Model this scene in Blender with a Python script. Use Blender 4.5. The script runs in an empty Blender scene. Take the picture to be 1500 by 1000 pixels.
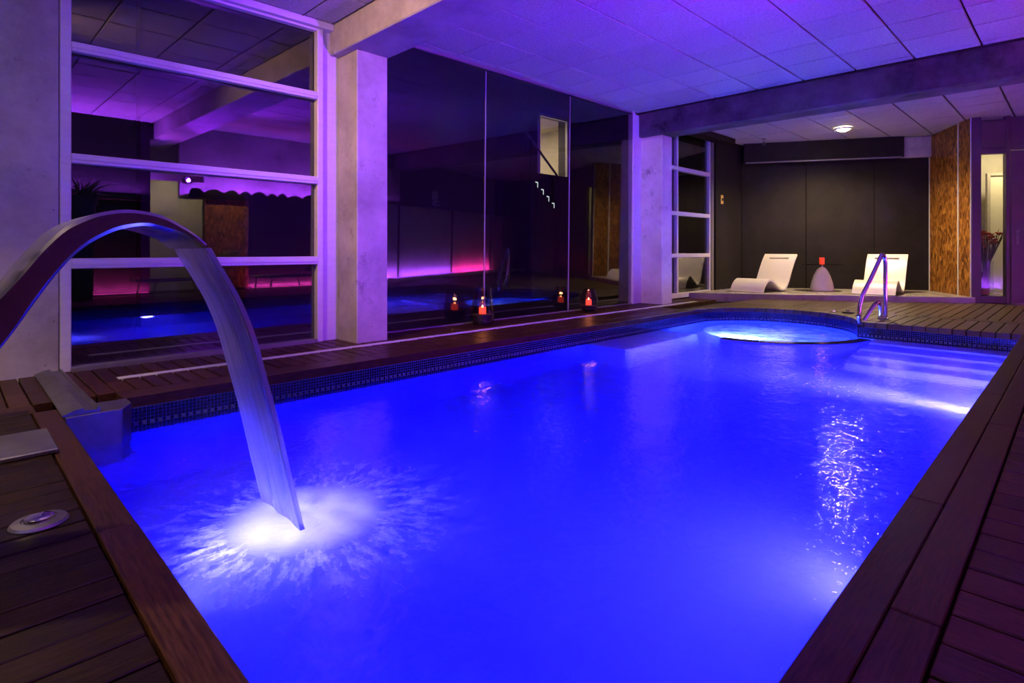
import bpy, bmesh, math, random
from mathutils import Vector, Matrix
random.seed(7)
R = math.radians
SC = bpy.context.scene
COL = SC.collection
PI = math.pi

# ------------------------------------------------------------------ camera
cam_data = bpy.data.cameras.new('camera')
cam_data.sensor_width = 36.0
cam_data.lens = 36.0 * 833.0 / 1500.0
cam_data.shift_x = -2.0 / 1500.0
cam_data.shift_y = -134.0 / 1500.0
cam_data.clip_start = 0.02
cam = bpy.data.objects.new('camera', cam_data)
COL.objects.link(cam)
cam.location = (0, 0, 1.0)
cam.rotation_euler = (R(90), 0, R(45))
SC.camera = cam

# ------------------------------------------------------------------ world (night) and exposure
world = bpy.data.worlds.new('night')
SC.world = world
world.use_nodes = True
world.node_tree.nodes['Background'].inputs[0].default_value = (0.010, 0.011, 0.022, 1)
world.node_tree.nodes['Background'].inputs[1].default_value = 0.12
SC.view_settings.view_transform = 'Standard'
SC.view_settings.look = 'None'
SC.view_settings.gamma = 1.0
SC.view_settings.exposure = 0.0
SC.view_settings.use_curve_mapping = False
SC.cycles.use_denoising = True
SC.cycles.max_bounces = 12
SC.cycles.diffuse_bounces = 4
SC.cycles.glossy_bounces = 5
SC.cycles.transmission_bounces = 8
SC.cycles.transparent_max_bounces = 16
SC.cycles.volume_bounces = 1
SC.cycles.sample_clamp_indirect = 300.0
SC.cycles.blur_glossy = 0.0

# ------------------------------------------------------------------ lights
BLUE = (0.050, 0.042, 1.0)
def light(name, kind, loc, col, watts, target=None, **kw):
    d = bpy.data.lights.new(name, kind)
    d.color = col
    d.energy = watts
    for k, v in kw.items():
        setattr(d, k, v)
    o = bpy.data.objects.new(name, d)
    COL.objects.link(o)
    o.location = loc
    if target is not None:
        o.rotation_euler = (Vector(target) - Vector(loc)).to_track_quat('-Z', 'Y').to_euler()
    return o
# underwater lamps: (position, aim, watts, colour); the fittings are built further down
POOL_LAMPS = [   # position, aim, watts, colour, beam spread
    ((-0.53, 2.45, -0.40), (-3.2, 2.9, -0.95), 210, BLUE, 165),
    ((-0.53, 5.60, -0.40), (-3.93, 6.42, -0.52), 68, (0.42, 0.32, 1.0), 42),
    ((-0.53, 6.20, -1.12), (-1.7, 8.6, -0.60), 240, (0.22, 0.17, 1.0), 130),  # extra lamp added to light the step risers
    ((-2.50, 0.53, -0.62), (-2.52, 1.5, -0.20), 48, (0.09, 0.085, 1.0), 100),  # lamp added to light the foam from below
    ((-3.40, 7.56, -0.44), (-3.25, 9.0, -0.30), 330, (0.24, 0.42, 1.0), 165),
]
for i, (p, t, w, c, sp) in enumerate(POOL_LAMPS):
    dirv = (Vector(t) - Vector(p)).normalized()
    light('underwater_lamp', 'AREA', Vector(p) + dirv * 0.06, c, w, t, shape='DISK', size=0.17, spread=R(sp))
# ceiling downlights: back bay (in view) and the bay behind the camera
DOWNLIGHTS = [(-3.44, 12.95, 3.49, 'back'), (-3.9, -0.9, 3.46, 'near'), (-1.7, -1.9, 3.46, 'near')]
for x, y, z, k in DOWNLIGHTS:
    light('downlight_lamp', 'SPOT', (x, y, z - 0.13), (1.0, 0.72, 0.40), 620 if k == 'back' else 330, (x, y, 0),
          spot_size=R(150 if k == 'back' else 100), spot_blend=0.8, shadow_soft_size=0.06)
light('added_warm_spot', 'SPOT', (-4.02, -0.38, 3.18), (1.0, 0.52, 0.33), 620, (-4.30, 3.1, 2.15), spot_size=R(80), spot_blend=0.85, shadow_soft_size=0.05)  # added warm spot out of view, lights the near beam and column
light('added_violet_flood', 'SPOT', (1.32, 3.60, 2.34), (0.27, 0.018, 1.0), 2700, (-5.6, 5.2, 2.95), spot_size=R(78), spot_blend=0.9, shadow_soft_size=0.03)  # added violet flood out of view, tints the ceiling and columns
# violet strip lights on the wall opposite the glass
VIOLET = (0.34, 0.045, 1.0)
MAGENTA = (1.0, 0.05, 0.55)
LED_GAIN = 4.5
def strip_light(a, b, z, col, watts, aim=(0, 0, 1)):
    a = Vector((a[0], a[1], z)); b = Vector((b[0], b[1], z))
    m = (a + b) / 2
    d = bpy.data.lights.new('led_lamp', 'AREA')
    d.shape = 'RECTANGLE'; d.size = (b - a).length; d.size_y = 0.03
    d.color = col; d.energy = watts * LED_GAIN
    o = bpy.data.objects.new('led_lamp', d); COL.objects.link(o)
    zx = -Vector(aim).normalized(); xx = (b - a).normalized()
    yx = zx.cross(xx)
    o.matrix_world = Matrix.Translation(m) @ Matrix((xx, yx, zx)).transposed().to_4x4()
    return o

# ------------------------------------------------------------------ helpers
def tag(o, label=None, cat=None, group=None, kind=None):
    if label: o['label'] = label
    if cat: o['category'] = cat
    if group: o['group'] = group
    if kind: o['kind'] = kind
    return o

def empty(name, loc=(0, 0, 0), rz=0.0):
    o = bpy.data.objects.new(name, None)
    o.empty_display_size = 0.1
    COL.objects.link(o)
    o.location = loc
    o.rotation_euler = (0, 0, rz)
    return o

class MB:
    def __init__(s):
        s.bm = bmesh.new()
    def box(s, x0, x1, y0, y1, z0, z1, bev=0.0, M=None):
        bm = bmesh.new()
        vs = [bm.verts.new((x, y, z)) for x in (x0, x1) for y in (y0, y1) for z in (z0, z1)]
        for f in ((0, 1, 3, 2), (4, 6, 7, 5), (0, 4, 5, 1), (2, 3, 7, 6), (0, 2, 6, 4), (1, 5, 7, 3)):
            bm.faces.new([vs[i] for i in f])
        if bev > 0:
            bmesh.ops.bevel(bm, geom=bm.edges[:], offset=bev, segments=1, affect='EDGES', profile=0.5)
        if M is not None:
            bmesh.ops.transform(bm, matrix=M, verts=bm.verts)
        s._merge(bm)
        return s
    def _merge(s, bm):
        me = bpy.data.meshes.new('tmp'); bm.to_mesh(me); bm.free()
        s.bm.from_mesh(me); bpy.data.meshes.remove(me)
    def poly(s, pts):
        s.bm.faces.new([s.bm.verts.new(p) for p in pts]); return s
    def prism(s, pts, z0, z1, bev=0.0):
        bm = bmesh.new()
        n = len(pts)
        lo = [bm.verts.new((p[0], p[1], z0)) for p in pts]
        hi = [bm.verts.new((p[0], p[1], z1)) for p in pts]
        bm.faces.new(lo[::-1]); bm.faces.new(hi)
        for i in range(n):
            bm.faces.new((lo[i], lo[(i + 1) % n], hi[(i + 1) % n], hi[i]))
        bmesh.ops.recalc_face_normals(bm, faces=bm.faces)
        if bev > 0:
            bmesh.ops.bevel(bm, geom=bm.edges[:], offset=bev, segments=1, affect='EDGES', profile=0.5)
        s._merge(bm); return s
    def lathe(s, prof, n=24, c=(0, 0, 0), caps=True):
        bm = bmesh.new()
        rings = []
        for r, z in prof:
            if r < 1e-5:
                rings.append([bm.verts.new((c[0], c[1], c[2] + z))])
            else:
                rings.append([bm.verts.new((c[0] + r * math.cos(2 * PI * k / n), c[1] + r * math.sin(2 * PI * k / n), c[2] + z)) for k in range(n)])
        for a, b in zip(rings, rings[1:]):
            if len(a) == 1 and len(b) == 1: continue
            for k in range(n):
                k2 = (k + 1) % n
                if len(a) == 1: bm.faces.new((a[0], b[k2], b[k]))
                elif len(b) == 1: bm.faces.new((a[k], a[k2], b[0]))
                else: bm.faces.new((a[k], a[k2], b[k2], b[k]))
        if caps:
            if len(rings[0]) > 1: bm.faces.new(rings[0][::-1])
            if len(rings[-1]) > 1: bm.faces.new(rings[-1])
        bmesh.ops.recalc_face_normals(bm, faces=bm.faces)
        s._merge(bm); return s
    def tube(s, path, r, n=10, caps=True):
        bm = bmesh.new()
        P = [Vector(p) for p in path]
        rr = r if isinstance(r, (list, tuple)) else [r] * len(P)
        rings = []; up = None
        for i, p in enumerate(P):
            t = (P[min(i + 1, len(P) - 1)] - P[max(i - 1, 0)]).normalized()
            if up is None:
                up = Vector((0, 0, 1)) if abs(t.z) < 0.9 else Vector((1, 0, 0))
            a = t.cross(up).normalized(); b = a.cross(t).normalized(); up = b
            rings.append([bm.verts.new(p + (a * math.cos(2 * PI * k / n) + b * math.sin(2 * PI * k / n)) * rr[i]) for k in range(n)])
        for A, B in zip(rings, rings[1:]):
            for k in range(n):
                bm.faces.new((A[k], A[(k + 1) % n], B[(k + 1) % n], B[k]))
        if caps:
            bm.faces.new(rings[0][::-1]); bm.faces.new(rings[-1])
        bmesh.ops.recalc_face_normals(bm, faces=bm.faces)
        s._merge(bm); return s
    def mesh(s, name, m, smooth=False):
        me = bpy.data.meshes.new(name)
        s.bm.to_mesh(me); s.bm.free()
        if smooth and smooth is not True: pass
        me.materials.append(m)
        if smooth:
            for p in me.polygons: p.use_smooth = True
            me.set_sharp_from_angle(angle=R(38))
        return me
    def build(s, name, m, parent=None, smooth=False, loc=None, rz=None):
        o = bpy.data.objects.new(name, s.mesh(name, m, smooth))
        COL.objects.link(o)
        if parent is not None: o.parent = parent
        if loc is not None: o.location = loc
        if rz is not None: o.rotation_euler = (0, 0, rz)
        return o

def put(name, me, parent=None, loc=(0, 0, 0), rot=(0, 0, 0)):
    o = bpy.data.objects.new(name, me)
    COL.objects.link(o)
    if parent is not None: o.parent = parent
    o.location = loc; o.rotation_euler = rot
    return o

def smooth_path(pts, sub=6):
    """Catmull-Rom through points"""
    P = [Vector(p) for p in pts]; out = []
    for i in range(len(P) - 1):
        p0 = P[max(i - 1, 0)]; p1 = P[i]; p2 = P[i + 1]; p3 = P[min(i + 2, len(P) - 1)]
        for k in range(sub):
            t = k / sub
            out.append(0.5 * ((2 * p1) + (p2 - p0) * t + (2 * p0 - 5 * p1 + 4 * p2 - p3) * t * t + (3 * p1 - p0 - 3 * p2 + p3) * t ** 3))
    out.append(P[-1]); return out

def copy_tree(o, parent=None):
    c = o.copy(); COL.objects.link(c); c.parent = parent
    for ch in list(o.children): copy_tree(ch, c)
    return c

# ------------------------------------------------------------------ materials
def new_mat(name):
    m = bpy.data.materials.new(name); m.use_nodes = True
    nt = m.node_tree
    b = nt.nodes['Principled BSDF']
    return m, nt, b
def N(nt, t, **kw):
    n = nt.nodes.new(t)
    for k, v in kw.items(): setattr(n, k, v)
    return n
def rgba(c): return (c[0], c[1], c[2], 1)

def mat(name, c1, c2=None, scale=6.0, stretch=(1, 1, 1), rough=0.6, metal=0.0, bump=0.0, bscale=None, objvar=0.0,
        detail=6, emit=None, estr=0.0, rough2=None, spec=0.5, coat=0.0, lo=0.35, hi=0.65):
    m, nt, b = new_mat(name)
    L = nt.links.new
    b.inputs['Roughness'].default_value = rough
    b.inputs['Metallic'].default_value = metal
    b.inputs['Specular IOR Level'].default_value = spec
    b.inputs['Base Color'].default_value = rgba(c1)
    if coat: b.inputs['Coat Weight'].default_value = coat
    if emit:
        b.inputs['Emission Color'].default_value = rgba(emit)
        b.inputs['Emission Strength'].default_value = estr
    tc = N(nt, 'ShaderNodeTexCoord'); mp = N(nt, 'ShaderNodeMapping')
    mp.inputs['Scale'].default_value = stretch
    L(tc.outputs['Object'], mp.inputs['Vector'])
    src = None
    if c2 is not None:
        no = N(nt, 'ShaderNodeTexNoise'); no.inputs['Scale'].default_value = scale; no.inputs['Detail'].default_value = detail
        no.inputs['Roughness'].default_value = 0.62
        vec = mp.outputs[0]
        if objvar:
            oi = N(nt, 'ShaderNodeObjectInfo')
            ad = N(nt, 'ShaderNodeVectorMath', operation='ADD')
            mu = N(nt, 'ShaderNodeVectorMath', operation='SCALE'); mu.inputs['Scale'].default_value = 37.0
            cb = N(nt, 'ShaderNodeCombineXYZ'); L(oi.outputs['Random'], cb.inputs[0]); L(oi.outputs['Random'], cb.inputs[1])
            L(cb.outputs[0], mu.inputs[0]); L(mp.outputs[0], ad.inputs[0]); L(mu.outputs[0], ad.inputs[1]); vec = ad.outputs[0]
        L(vec, no.inputs['Vector'])
        cr = N(nt, 'ShaderNodeValToRGB')
        cr.color_ramp.elements[0].position = lo; cr.color_ramp.elements[1].position = hi
        cr.color_ramp.elements[0].color = rgba(c1); cr.color_ramp.elements[1].color = rgba(c2)
        L(no.outputs['Fac'], cr.inputs['Fac'])
        out = cr.outputs['Color']
        if objvar:
            hs = N(nt, 'ShaderNodeHueSaturation')
            mr = N(nt, 'ShaderNodeMapRange'); mr.inputs['To Min'].default_value = 1 - objvar; mr.inputs['To Max'].default_value = 1 + objvar
            L(oi.outputs['Random'], mr.inputs['Value']); L(mr.outputs[0], hs.inputs['Value']); L(out, hs.inputs['Color']); out = hs.outputs['Color']
        L(out, b.inputs['Base Color'])
        src = no
        if rough2 is not None:
            mr2 = N(nt, 'ShaderNodeMapRange'); mr2.inputs['To Min'].default_value = rough; mr2.inputs['To Max'].default_value = rough2
            L(no.outputs['Fac'], mr2.inputs['Value']); L(mr2.outputs[0], b.inputs['Roughness'])
    if bump:
        bn = N(nt, 'ShaderNodeTexNoise'); bn.inputs['Scale'].default_value = bscale or scale * 4; bn.inputs['Detail'].default_value = 5
        L(mp.outputs[0], bn.inputs['Vector'])
        bp = N(nt, 'ShaderNodeBump'); bp.inputs['Strength'].default_value = bump; bp.inputs['Distance'].default_value = 0.01
        L(bn.outputs['Fac'], bp.inputs['Height']); L(bp.outputs[0], b.inputs['Normal'])
    return m

def emission(name, col, s):
    m, nt, b = new_mat(name)
    b.inputs['Base Color'].default_value = rgba((0.02, 0.02, 0.02))
    b.inputs['Emission Color'].default_value = rgba(col); b.inputs['Emission Strength'].default_value = s
    return m

def glass(name, f0=0.04, tint=(0.9, 0.92, 0.95), rough=0.0):
    """thin pane: clear transmission plus Fresnel reflection"""
    m, nt, b = new_mat(name); L = nt.links.new
    nt.nodes.remove(b)
    out = nt.nodes['Material Output']
    tr = N(nt, 'ShaderNodeBsdfTransparent'); tr.inputs[0].default_value = rgba(tint)
    gl = N(nt, 'ShaderNodeBsdfGlossy'); gl.inputs['Roughness'].default_value = rough
    lw = N(nt, 'ShaderNodeLayerWeight'); lw.inputs['Blend'].default_value = 0.5
    pw = N(nt, 'ShaderNodeMath', operation='POWER'); pw.inputs[1].default_value = 5.0; L(lw.outputs['Facing'], pw.inputs[0])
    fr = N(nt, 'ShaderNodeMath', operation='MULTIPLY_ADD'); fr.inputs[1].default_value = 1 - f0; fr.inputs[2].default_value = f0
    L(pw.outputs[0], fr.inputs[0])
    mx = N(nt, 'ShaderNodeMixShader')
    L(fr.outputs[0], mx.inputs[0]); L(tr.outputs[0], mx.inputs[1]); L(gl.outputs[0], mx.inputs[2])
    L(mx.outputs[0], out.inputs['Surface'])
    return m

M = {}
def concrete(name, a, b_):
    m, nt, b = new_mat(name); L = nt.links.new
    tc = N(nt, 'ShaderNodeTexCoord')
    n1 = N(nt, 'ShaderNodeTexNoise'); n1.inputs['Scale'].default_value = 1.6; n1.inputs['Detail'].default_value = 9; n1.inputs['Roughness'].default_value = 0.68
    L(tc.outputs['Object'], n1.inputs['Vector'])
    cr = N(nt, 'ShaderNodeValToRGB'); cr.color_ramp.elements[0].position = 0.32; cr.color_ramp.elements[1].position = 0.68
    cr.color_ramp.elements[0].color = rgba(a); cr.color_ramp.elements[1].color = rgba(b_)
    L(n1.outputs['Fac'], cr.inputs['Fac'])
    # small dark air holes
    vo = N(nt, 'ShaderNodeTexVoronoi'); vo.inputs['Scale'].default_value = 9.0
    L(tc.outputs['Object'], vo.inputs['Vector'])
    vr = N(nt, 'ShaderNodeValToRGB'); vr.color_ramp.elements[0].position = 0.035; vr.color_ramp.elements[1].position = 0.07
    vr.color_ramp.elements[0].color = (0.35, 0.35, 0.35, 1); vr.color_ramp.elements[1].color = (1, 1, 1, 1)
    L(vo.outputs['Distance'], vr.inputs['Fac'])
    mx = N(nt, 'ShaderNodeMix', data_type='RGBA', blend_type='MULTIPLY'); mx.inputs[0].default_value = 1.0
    L(cr.outputs[0], mx.inputs[6]); L(vr.outputs[0], mx.inputs[7])
    # damp dark stains
    n3 = N(nt, 'ShaderNodeTexNoise'); n3.inputs['Scale'].default_value = 2.3; n3.inputs['Detail'].default_value = 10; n3.inputs['Roughness'].default_value = 0.75
    L(tc.outputs['Object'], n3.inputs['Vector'])
    r3 = N(nt, 'ShaderNodeValToRGB'); r3.color_ramp.elements[0].position = 0.57; r3.color_ramp.elements[1].position = 0.70
    r3.color_ramp.elements[0].color = (1, 1, 1, 1); r3.color_ramp.elements[1].color = (0.42, 0.40, 0.40, 1)
    L(n3.outputs['Fac'], r3.inputs['Fac'])
    m3 = N(nt, 'ShaderNodeMix', data_type='RGBA', blend_type='MULTIPLY'); m3.inputs[0].default_value = 1.0
    L(mx.outputs[2], m3.inputs[6]); L(r3.outputs[0], m3.inputs[7])
    L(m3.outputs[2], b.inputs['Base Color'])
    b.inputs['Roughness'].default_value = 0.75; b.inputs['Specular IOR Level'].default_value = 0.3
    n2 = N(nt, 'ShaderNodeTexNoise'); n2.inputs['Scale'].default_value = 38; n2.inputs['Detail'].default_value = 6
    L(tc.outputs['Object'], n2.inputs['Vector'])
    bp = N(nt, 'ShaderNodeBump'); bp.inputs['Strength'].default_value = 0.35; bp.inputs['Distance'].default_value = 0.008
    L(n2.outputs['Fac'], bp.inputs['Height']); L(bp.outputs[0], b.inputs['Normal'])
    return m
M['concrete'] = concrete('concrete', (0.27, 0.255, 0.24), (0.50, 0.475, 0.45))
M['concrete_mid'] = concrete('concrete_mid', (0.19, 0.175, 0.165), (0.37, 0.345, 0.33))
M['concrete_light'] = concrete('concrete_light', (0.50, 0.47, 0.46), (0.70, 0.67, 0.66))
M['concrete_stained_dim'] = concrete('concrete_stained_dim', (0.035, 0.030, 0.034), (0.17, 0.15, 0.16))  # stained far beam, base also darkened to stand in for weaker pool light
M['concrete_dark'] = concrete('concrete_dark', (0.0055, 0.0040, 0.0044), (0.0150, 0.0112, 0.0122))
M['plaster'] = mat('plaster', (0.42, 0.39, 0.35), (0.50, 0.46, 0.41), scale=3, rough=0.8)
M['ceiling'] = mat('acoustic_tile', (0.36, 0.35, 0.35), (0.52, 0.51, 0.51), scale=34, rough=0.9, bump=0.35, bscale=90, objvar=0.05, spec=0.1)
M['joint'] = mat('dark_joint', (0.02, 0.02, 0.022), rough=0.9)
M['soil'] = mat('dark_subfloor', (0.008, 0.007, 0.007), rough=0.95)
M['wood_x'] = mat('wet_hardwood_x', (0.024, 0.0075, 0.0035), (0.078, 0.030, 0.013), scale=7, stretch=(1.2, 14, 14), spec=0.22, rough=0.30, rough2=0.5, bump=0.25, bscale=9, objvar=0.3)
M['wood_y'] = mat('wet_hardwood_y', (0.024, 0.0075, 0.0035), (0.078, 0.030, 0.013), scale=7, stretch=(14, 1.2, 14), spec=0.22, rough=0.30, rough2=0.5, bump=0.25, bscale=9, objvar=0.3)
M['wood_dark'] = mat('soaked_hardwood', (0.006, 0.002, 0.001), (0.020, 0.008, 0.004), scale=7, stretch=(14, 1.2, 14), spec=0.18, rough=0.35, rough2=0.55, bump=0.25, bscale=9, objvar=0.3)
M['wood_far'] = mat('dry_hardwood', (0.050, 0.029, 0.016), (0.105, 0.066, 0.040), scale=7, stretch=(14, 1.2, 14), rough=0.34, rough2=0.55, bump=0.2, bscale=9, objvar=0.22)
M['steel'] = mat('brushed_steel', (0.44, 0.43, 0.43), (0.50, 0.49, 0.49), scale=3, stretch=(1, 6, 6), rough=0.22, rough2=0.27, metal=1.0)
M['steel_dull'] = mat('dull_steel', (0.20, 0.195, 0.19), (0.30, 0.29, 0.285), scale=5, rough=0.32, rough2=0.45, metal=0.9)
M['chrome'] = mat('chrome', (0.8, 0.8, 0.8), rough=0.07, metal=1.0)
M['alu'] = mat('light_aluminium', (0.60, 0.59, 0.60), (0.66, 0.65, 0.66), scale=4, stretch=(1, 1, 8), rough=0.42, metal=0.0)
M['alu_grey'] = mat('grey_metal', (0.20, 0.19, 0.19), rough=0.45, metal=0.2)
M['glass_clear'] = glass('large_pane_glass', f0=0.085, tint=(0.82, 0.82, 0.84))
M['glass'] = glass('window_glass', f0=0.135, tint=(0.80, 0.80, 0.82))
M['clear'] = glass('clear_glass', f0=0.035, tint=(0.95, 0.96, 0.96))
M['smoke'] = glass('smoked_glass', f0=0.04, tint=(0.84, 0.78, 0.79))
M['smoke_dark'] = glass('dark_glass', f0=0.05, tint=(0.35, 0.33, 0.34))
M['white'] = mat('white_gelcoat', (0.80, 0.77, 0.70), rough=0.30, spec=0.5)
M['platform'] = mat('polished_screed', (0.32, 0.29, 0.27), (0.40, 0.37, 0.34), scale=4, rough=0.22, rough2=0.35)
M['black'] = mat('black_plastic', (0.012, 0.012, 0.013), rough=0.4)
M['dark_fabric'] = mat('dark_mesh_fabric', (0.03, 0.028, 0.03), (0.05, 0.047, 0.05), scale=60, rough=0.8)
M['pool'] = mat('pool_lining', (0.10, 0.13, 0.50), (0.13, 0.16, 0.58), scale=5, rough=0.55)
M['pool_pale'] = mat('pale_pool_lining', (0.50, 0.50, 0.68), (0.58, 0.58, 0.75), scale=5, rough=0.55)
M['cream'] = mat('cream_paint', (0.78, 0.74, 0.60), rough=0.5)
M['door'] = mat('dark_painted_metal', (0.115, 0.090, 0.10), (0.13, 0.105, 0.115), scale=3, rough=0.45)

def osb(name):
    m, nt, b = new_mat(name); L = nt.links.new
    tc = N(nt, 'ShaderNodeTexCoord'); mp = N(nt, 'ShaderNodeMapping'); mp.inputs['Scale'].default_value = (34, 34, 15)
    L(tc.outputs['Object'], mp.inputs['Vector'])
    no = N(nt, 'ShaderNodeTexNoise'); no.inputs['Scale'].default_value = 1.2; no.inputs['Detail'].default_value = 2
    L(mp.outputs[0], no.inputs['Vector'])
    ad = N(nt, 'ShaderNodeMixRGB'); ad.inputs[0].default_value = 0.25
    L(mp.outputs[0], ad.inputs[1]); L(no.outputs['Color'], ad.inputs[2])
    vo = N(nt, 'ShaderNodeTexVoronoi'); vo.inputs['Scale'].default_value = 1.0
    L(ad.outputs[0], vo.inputs['Vector'])
    cr = N(nt, 'ShaderNodeValToRGB')
    e = cr.color_ramp.elements
    e[0].position = 0.0; e[0].color = (0.07, 0.022, 0.004, 1)
    e[1].position = 1.0; e[1].color = (0.46, 0.21, 0.04, 1)
    k = e.new(0.35); k.color = (0.20, 0.075, 0.012, 1)
    k = e.new(0.7); k.color = (0.29, 0.115, 0.02, 1)
    sx = N(nt, 'ShaderNodeSeparateColor'); L(vo.outputs['Color'], sx.inputs[0]); L(sx.outputs[0], cr.inputs['Fac'])
    L(cr.outputs[0], b.inputs['Base Color'])
    b.inputs['Roughness'].default_value = 0.45
    return m
M['osb'] = osb('strand_board')

def mosaic_mat():
    m, nt, b = new_mat('glass_mosaic'); L = nt.links.new
    g = N(nt, 'ShaderNodeNewGeometry')
    cr = N(nt, 'ShaderNodeValToRGB')
    e = cr.color_ramp.elements
    e[0].color = (0.003, 0.005, 0.014, 1); e[1].color = (0.016, 0.026, 0.055, 1)
    k = e.new(0.82); k.color = (0.005, 0.008, 0.022, 1)
    L(g.outputs['Random Per Island'], cr.inputs['Fac']); L(cr.outputs[0], b.inputs['Base Color'])
    b.inputs['Roughness'].default_value = 0.12
    return m
M['mosaic'] = mosaic_mat()
M['mosaic_light'] = mat('pale_glass_mosaic', (0.13, 0.16, 0.21), rough=0.12)

def water_mat():
    m, nt, b = new_mat('pool_water'); L = nt.links.new
    nt.nodes.remove(b); out = nt.nodes['Material Output']
    g = N(nt, 'ShaderNodeBsdfGlass'); g.inputs['IOR'].default_value = 1.333; g.inputs['Roughness'].default_value = 0.0
    g.inputs['Color'].default_value = (1, 1, 1, 1)
    tc = N(nt, 'ShaderNodeTexCoord')
    n1 = N(nt, 'ShaderNodeTexNoise'); n1.inputs['Scale'].default_value = 3.2; n1.inputs['Detail'].default_value = 3; n1.inputs['Roughness'].default_value = 0.45
    n1.inputs['Distortion'].default_value = 0.6
    L(tc.outputs['Object'], n1.inputs['Vector'])
    n2 = N(nt, 'ShaderNodeTexNoise'); n2.inputs['Scale'].default_value = 18; n2.inputs['Detail'].default_value = 2
    n2.inputs['Distortion'].default_value = 0.8
    L(tc.outputs['Object'], n2.inputs['Vector'])
    ma = N(nt, 'ShaderNodeMath', operation='MULTIPLY_ADD'); ma.inputs[1].default_value = 0.42
    L(n2.outputs['Fac'], ma.inputs[0]); L(n1.outputs['Fac'], ma.inputs[2])
    bp = N(nt, 'ShaderNodeBump'); bp.inputs['Strength'].default_value = 0.55; bp.inputs['Distance'].default_value = 0.02
    L(ma.outputs[0], bp.inputs['Height']); L(bp.outputs[0], g.inputs['Normal'])
    L(g.outputs[0], out.inputs['Surface'])
    vs = N(nt, 'ShaderNodeVolumePrincipled')
    vs.inputs['Color'].default_value = (0.75, 0.8, 1.0, 1)
    vs.inputs['Density'].default_value = 0.15
    vs.inputs['Anisotropy'].default_value = 0.1
    va = N(nt, 'ShaderNodeVolumeAbsorption'); va.inputs['Color'].default_value = (0.0, 0.08, 1.0, 1); va.inputs['Density'].default_value = 0.55
    ads = N(nt, 'ShaderNodeAddShader'); L(vs.outputs[0], ads.inputs[0]); L(va.outputs[0], ads.inputs[1])
    L(ads.outputs[0], out.inputs['Volume'])
    return m
M['water'] = water_mat()

# ------------------------------------------------------------------ dimensions
XG = -5.95           # glass line
WL = -0.205           # water level
PXL, PXR, PY0, PY1 = -4.55, -0.50, 0.50, 9.00
SCX, SCY, SR = -3.40, 8.80, 1.20
CEIL, CEIL_N, CEIL_B = 3.57, 3.47, 3.50
def arc_pts(r, a0, a1, n):
    return [(SCX + r * math.cos(R(a0 + (a1 - a0) * i / n)), SCY + r * math.sin(R(a0 + (a1 - a0) * i / n))) for i in range(n + 1)]
A_R = math.degrees(math.asin((PY1 - SCY) / SR))
A_L = 180 - math.degrees(math.acos(-(PXL - SCX) / SR)) if abs(PXL - SCX) < SR else 180
def outline(off=0.0):
    p = [(PXL - off, PY0 - off), (PXR + off, PY0 - off), (PXR + off, PY1 + off)]
    p += arc_pts(SR + off, A_R, A_L, 28)
    return p
OUT = outline()

# ------------------------------------------------------------------ floors with planks
def floor_piece(name, poly):
    o = MB().prism(poly, -0.20, -0.075).build(name, M['soil'])
    return tag(o, kind='structure')
f_left = floor_piece('floor_left', [(-6.25, -4), (-4.81, -4), (-4.81, 8.3), (-4.66, 8.7), (-4.66, 11.2), (-6.25, 11.2)])
f_near = floor_piece('floor_near', [(PXL - .02, -4), (1.3, -4), (1.3, PY0 - .02), (PXL - .02, PY0 - .02)])
f_right = floor_piece('floor_right', [(PXR + .02, PY0 - .02), (3.0, PY0 - .02), (3.0, 17), (PXR + .02, 14.0)])
far_poly = [(PXR + .02, PY1 + .02), (PXR + .02, 14.6), (-4.66, 14.0), (-4.66, 8.75)] + arc_pts(SR + .03, A_L, A_R, 24)
f_far = floor_piece('floor_far', far_poly)

def plank_x(L_, w, th=0.07):   # long side along x, origin at left end/top
    return MB().box(0, L_, -w / 2, w / 2, -th, 0, 0.004).mesh('plank', M['wood_x'])
def plank_y(L_, w, th=0.07, m='wood_y'):
    return MB().box(-w / 2, w / 2, 0, L_, -th, 0, 0.004).mesh('plank', M[m])
def jit(): return random.uniform(-0.0018, 0.0018)
# left deck: boards run from the glass to the pool, laid in two staggered rows
ma_, mb_ = plank_x(0.742, 0.104), plank_x(0.392, 0.104)
y = -1.30
k = 0
while y < 10.9:
    put('plank', ma_, f_left, (-5.95, y + 0.115 * 0.28, jit()))
    if y < 8.75 and not (0.47 < y < 0.62):
        put('plank', mb_, f_left, (-5.20, y + (0.0 if k % 2 else 0.05) * 0 + 0.115 * 0.28, jit()))
    y += 0.115; k += 1
cop = plank_y(1.985, 0.238, 0.105)
y = -1.3
for i in range(6):
    if i == 0: put('plank', plank_y(1.70, 0.238, 0.105), f_left, (-4.679, -1.3, jit()))
    elif i < 5: put('plank', cop, f_left, (-4.679, 0.85 + 1.99 * (i - 1), jit()))
# near deck: boards run along y, ending on one coping board
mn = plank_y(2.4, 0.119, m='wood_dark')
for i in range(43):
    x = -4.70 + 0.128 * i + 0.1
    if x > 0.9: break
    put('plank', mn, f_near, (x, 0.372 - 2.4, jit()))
mnc = plank_x(2.10, 0.118, 0.105)
for i in range(2):
    put('plank', mnc, f_near, (-4.56 + 2.105 * i, 0.441, jit()))
# right deck: two coping boards then boards across
mr1, mr2 = plank_y(2.39, 0.115, 0.105), plank_y(2.39, 0.117)
for i in range(5):
    yy = 0.38 + 2.395 * i - (0.6 if i else 0) * 0
    put('plank', mr1, f_right, (-0.442, yy, jit())) if i < 4 else None
    put('plank', mr2, f_right, (-0.322, yy - 0.9, jit()))
mrp = plank_x(1.55, 0.148)
for i in range(91):
    yy = -1.0 + 0.16 * i
    put('plank', mrp, f_right, (-0.255, yy, jit()))
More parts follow.
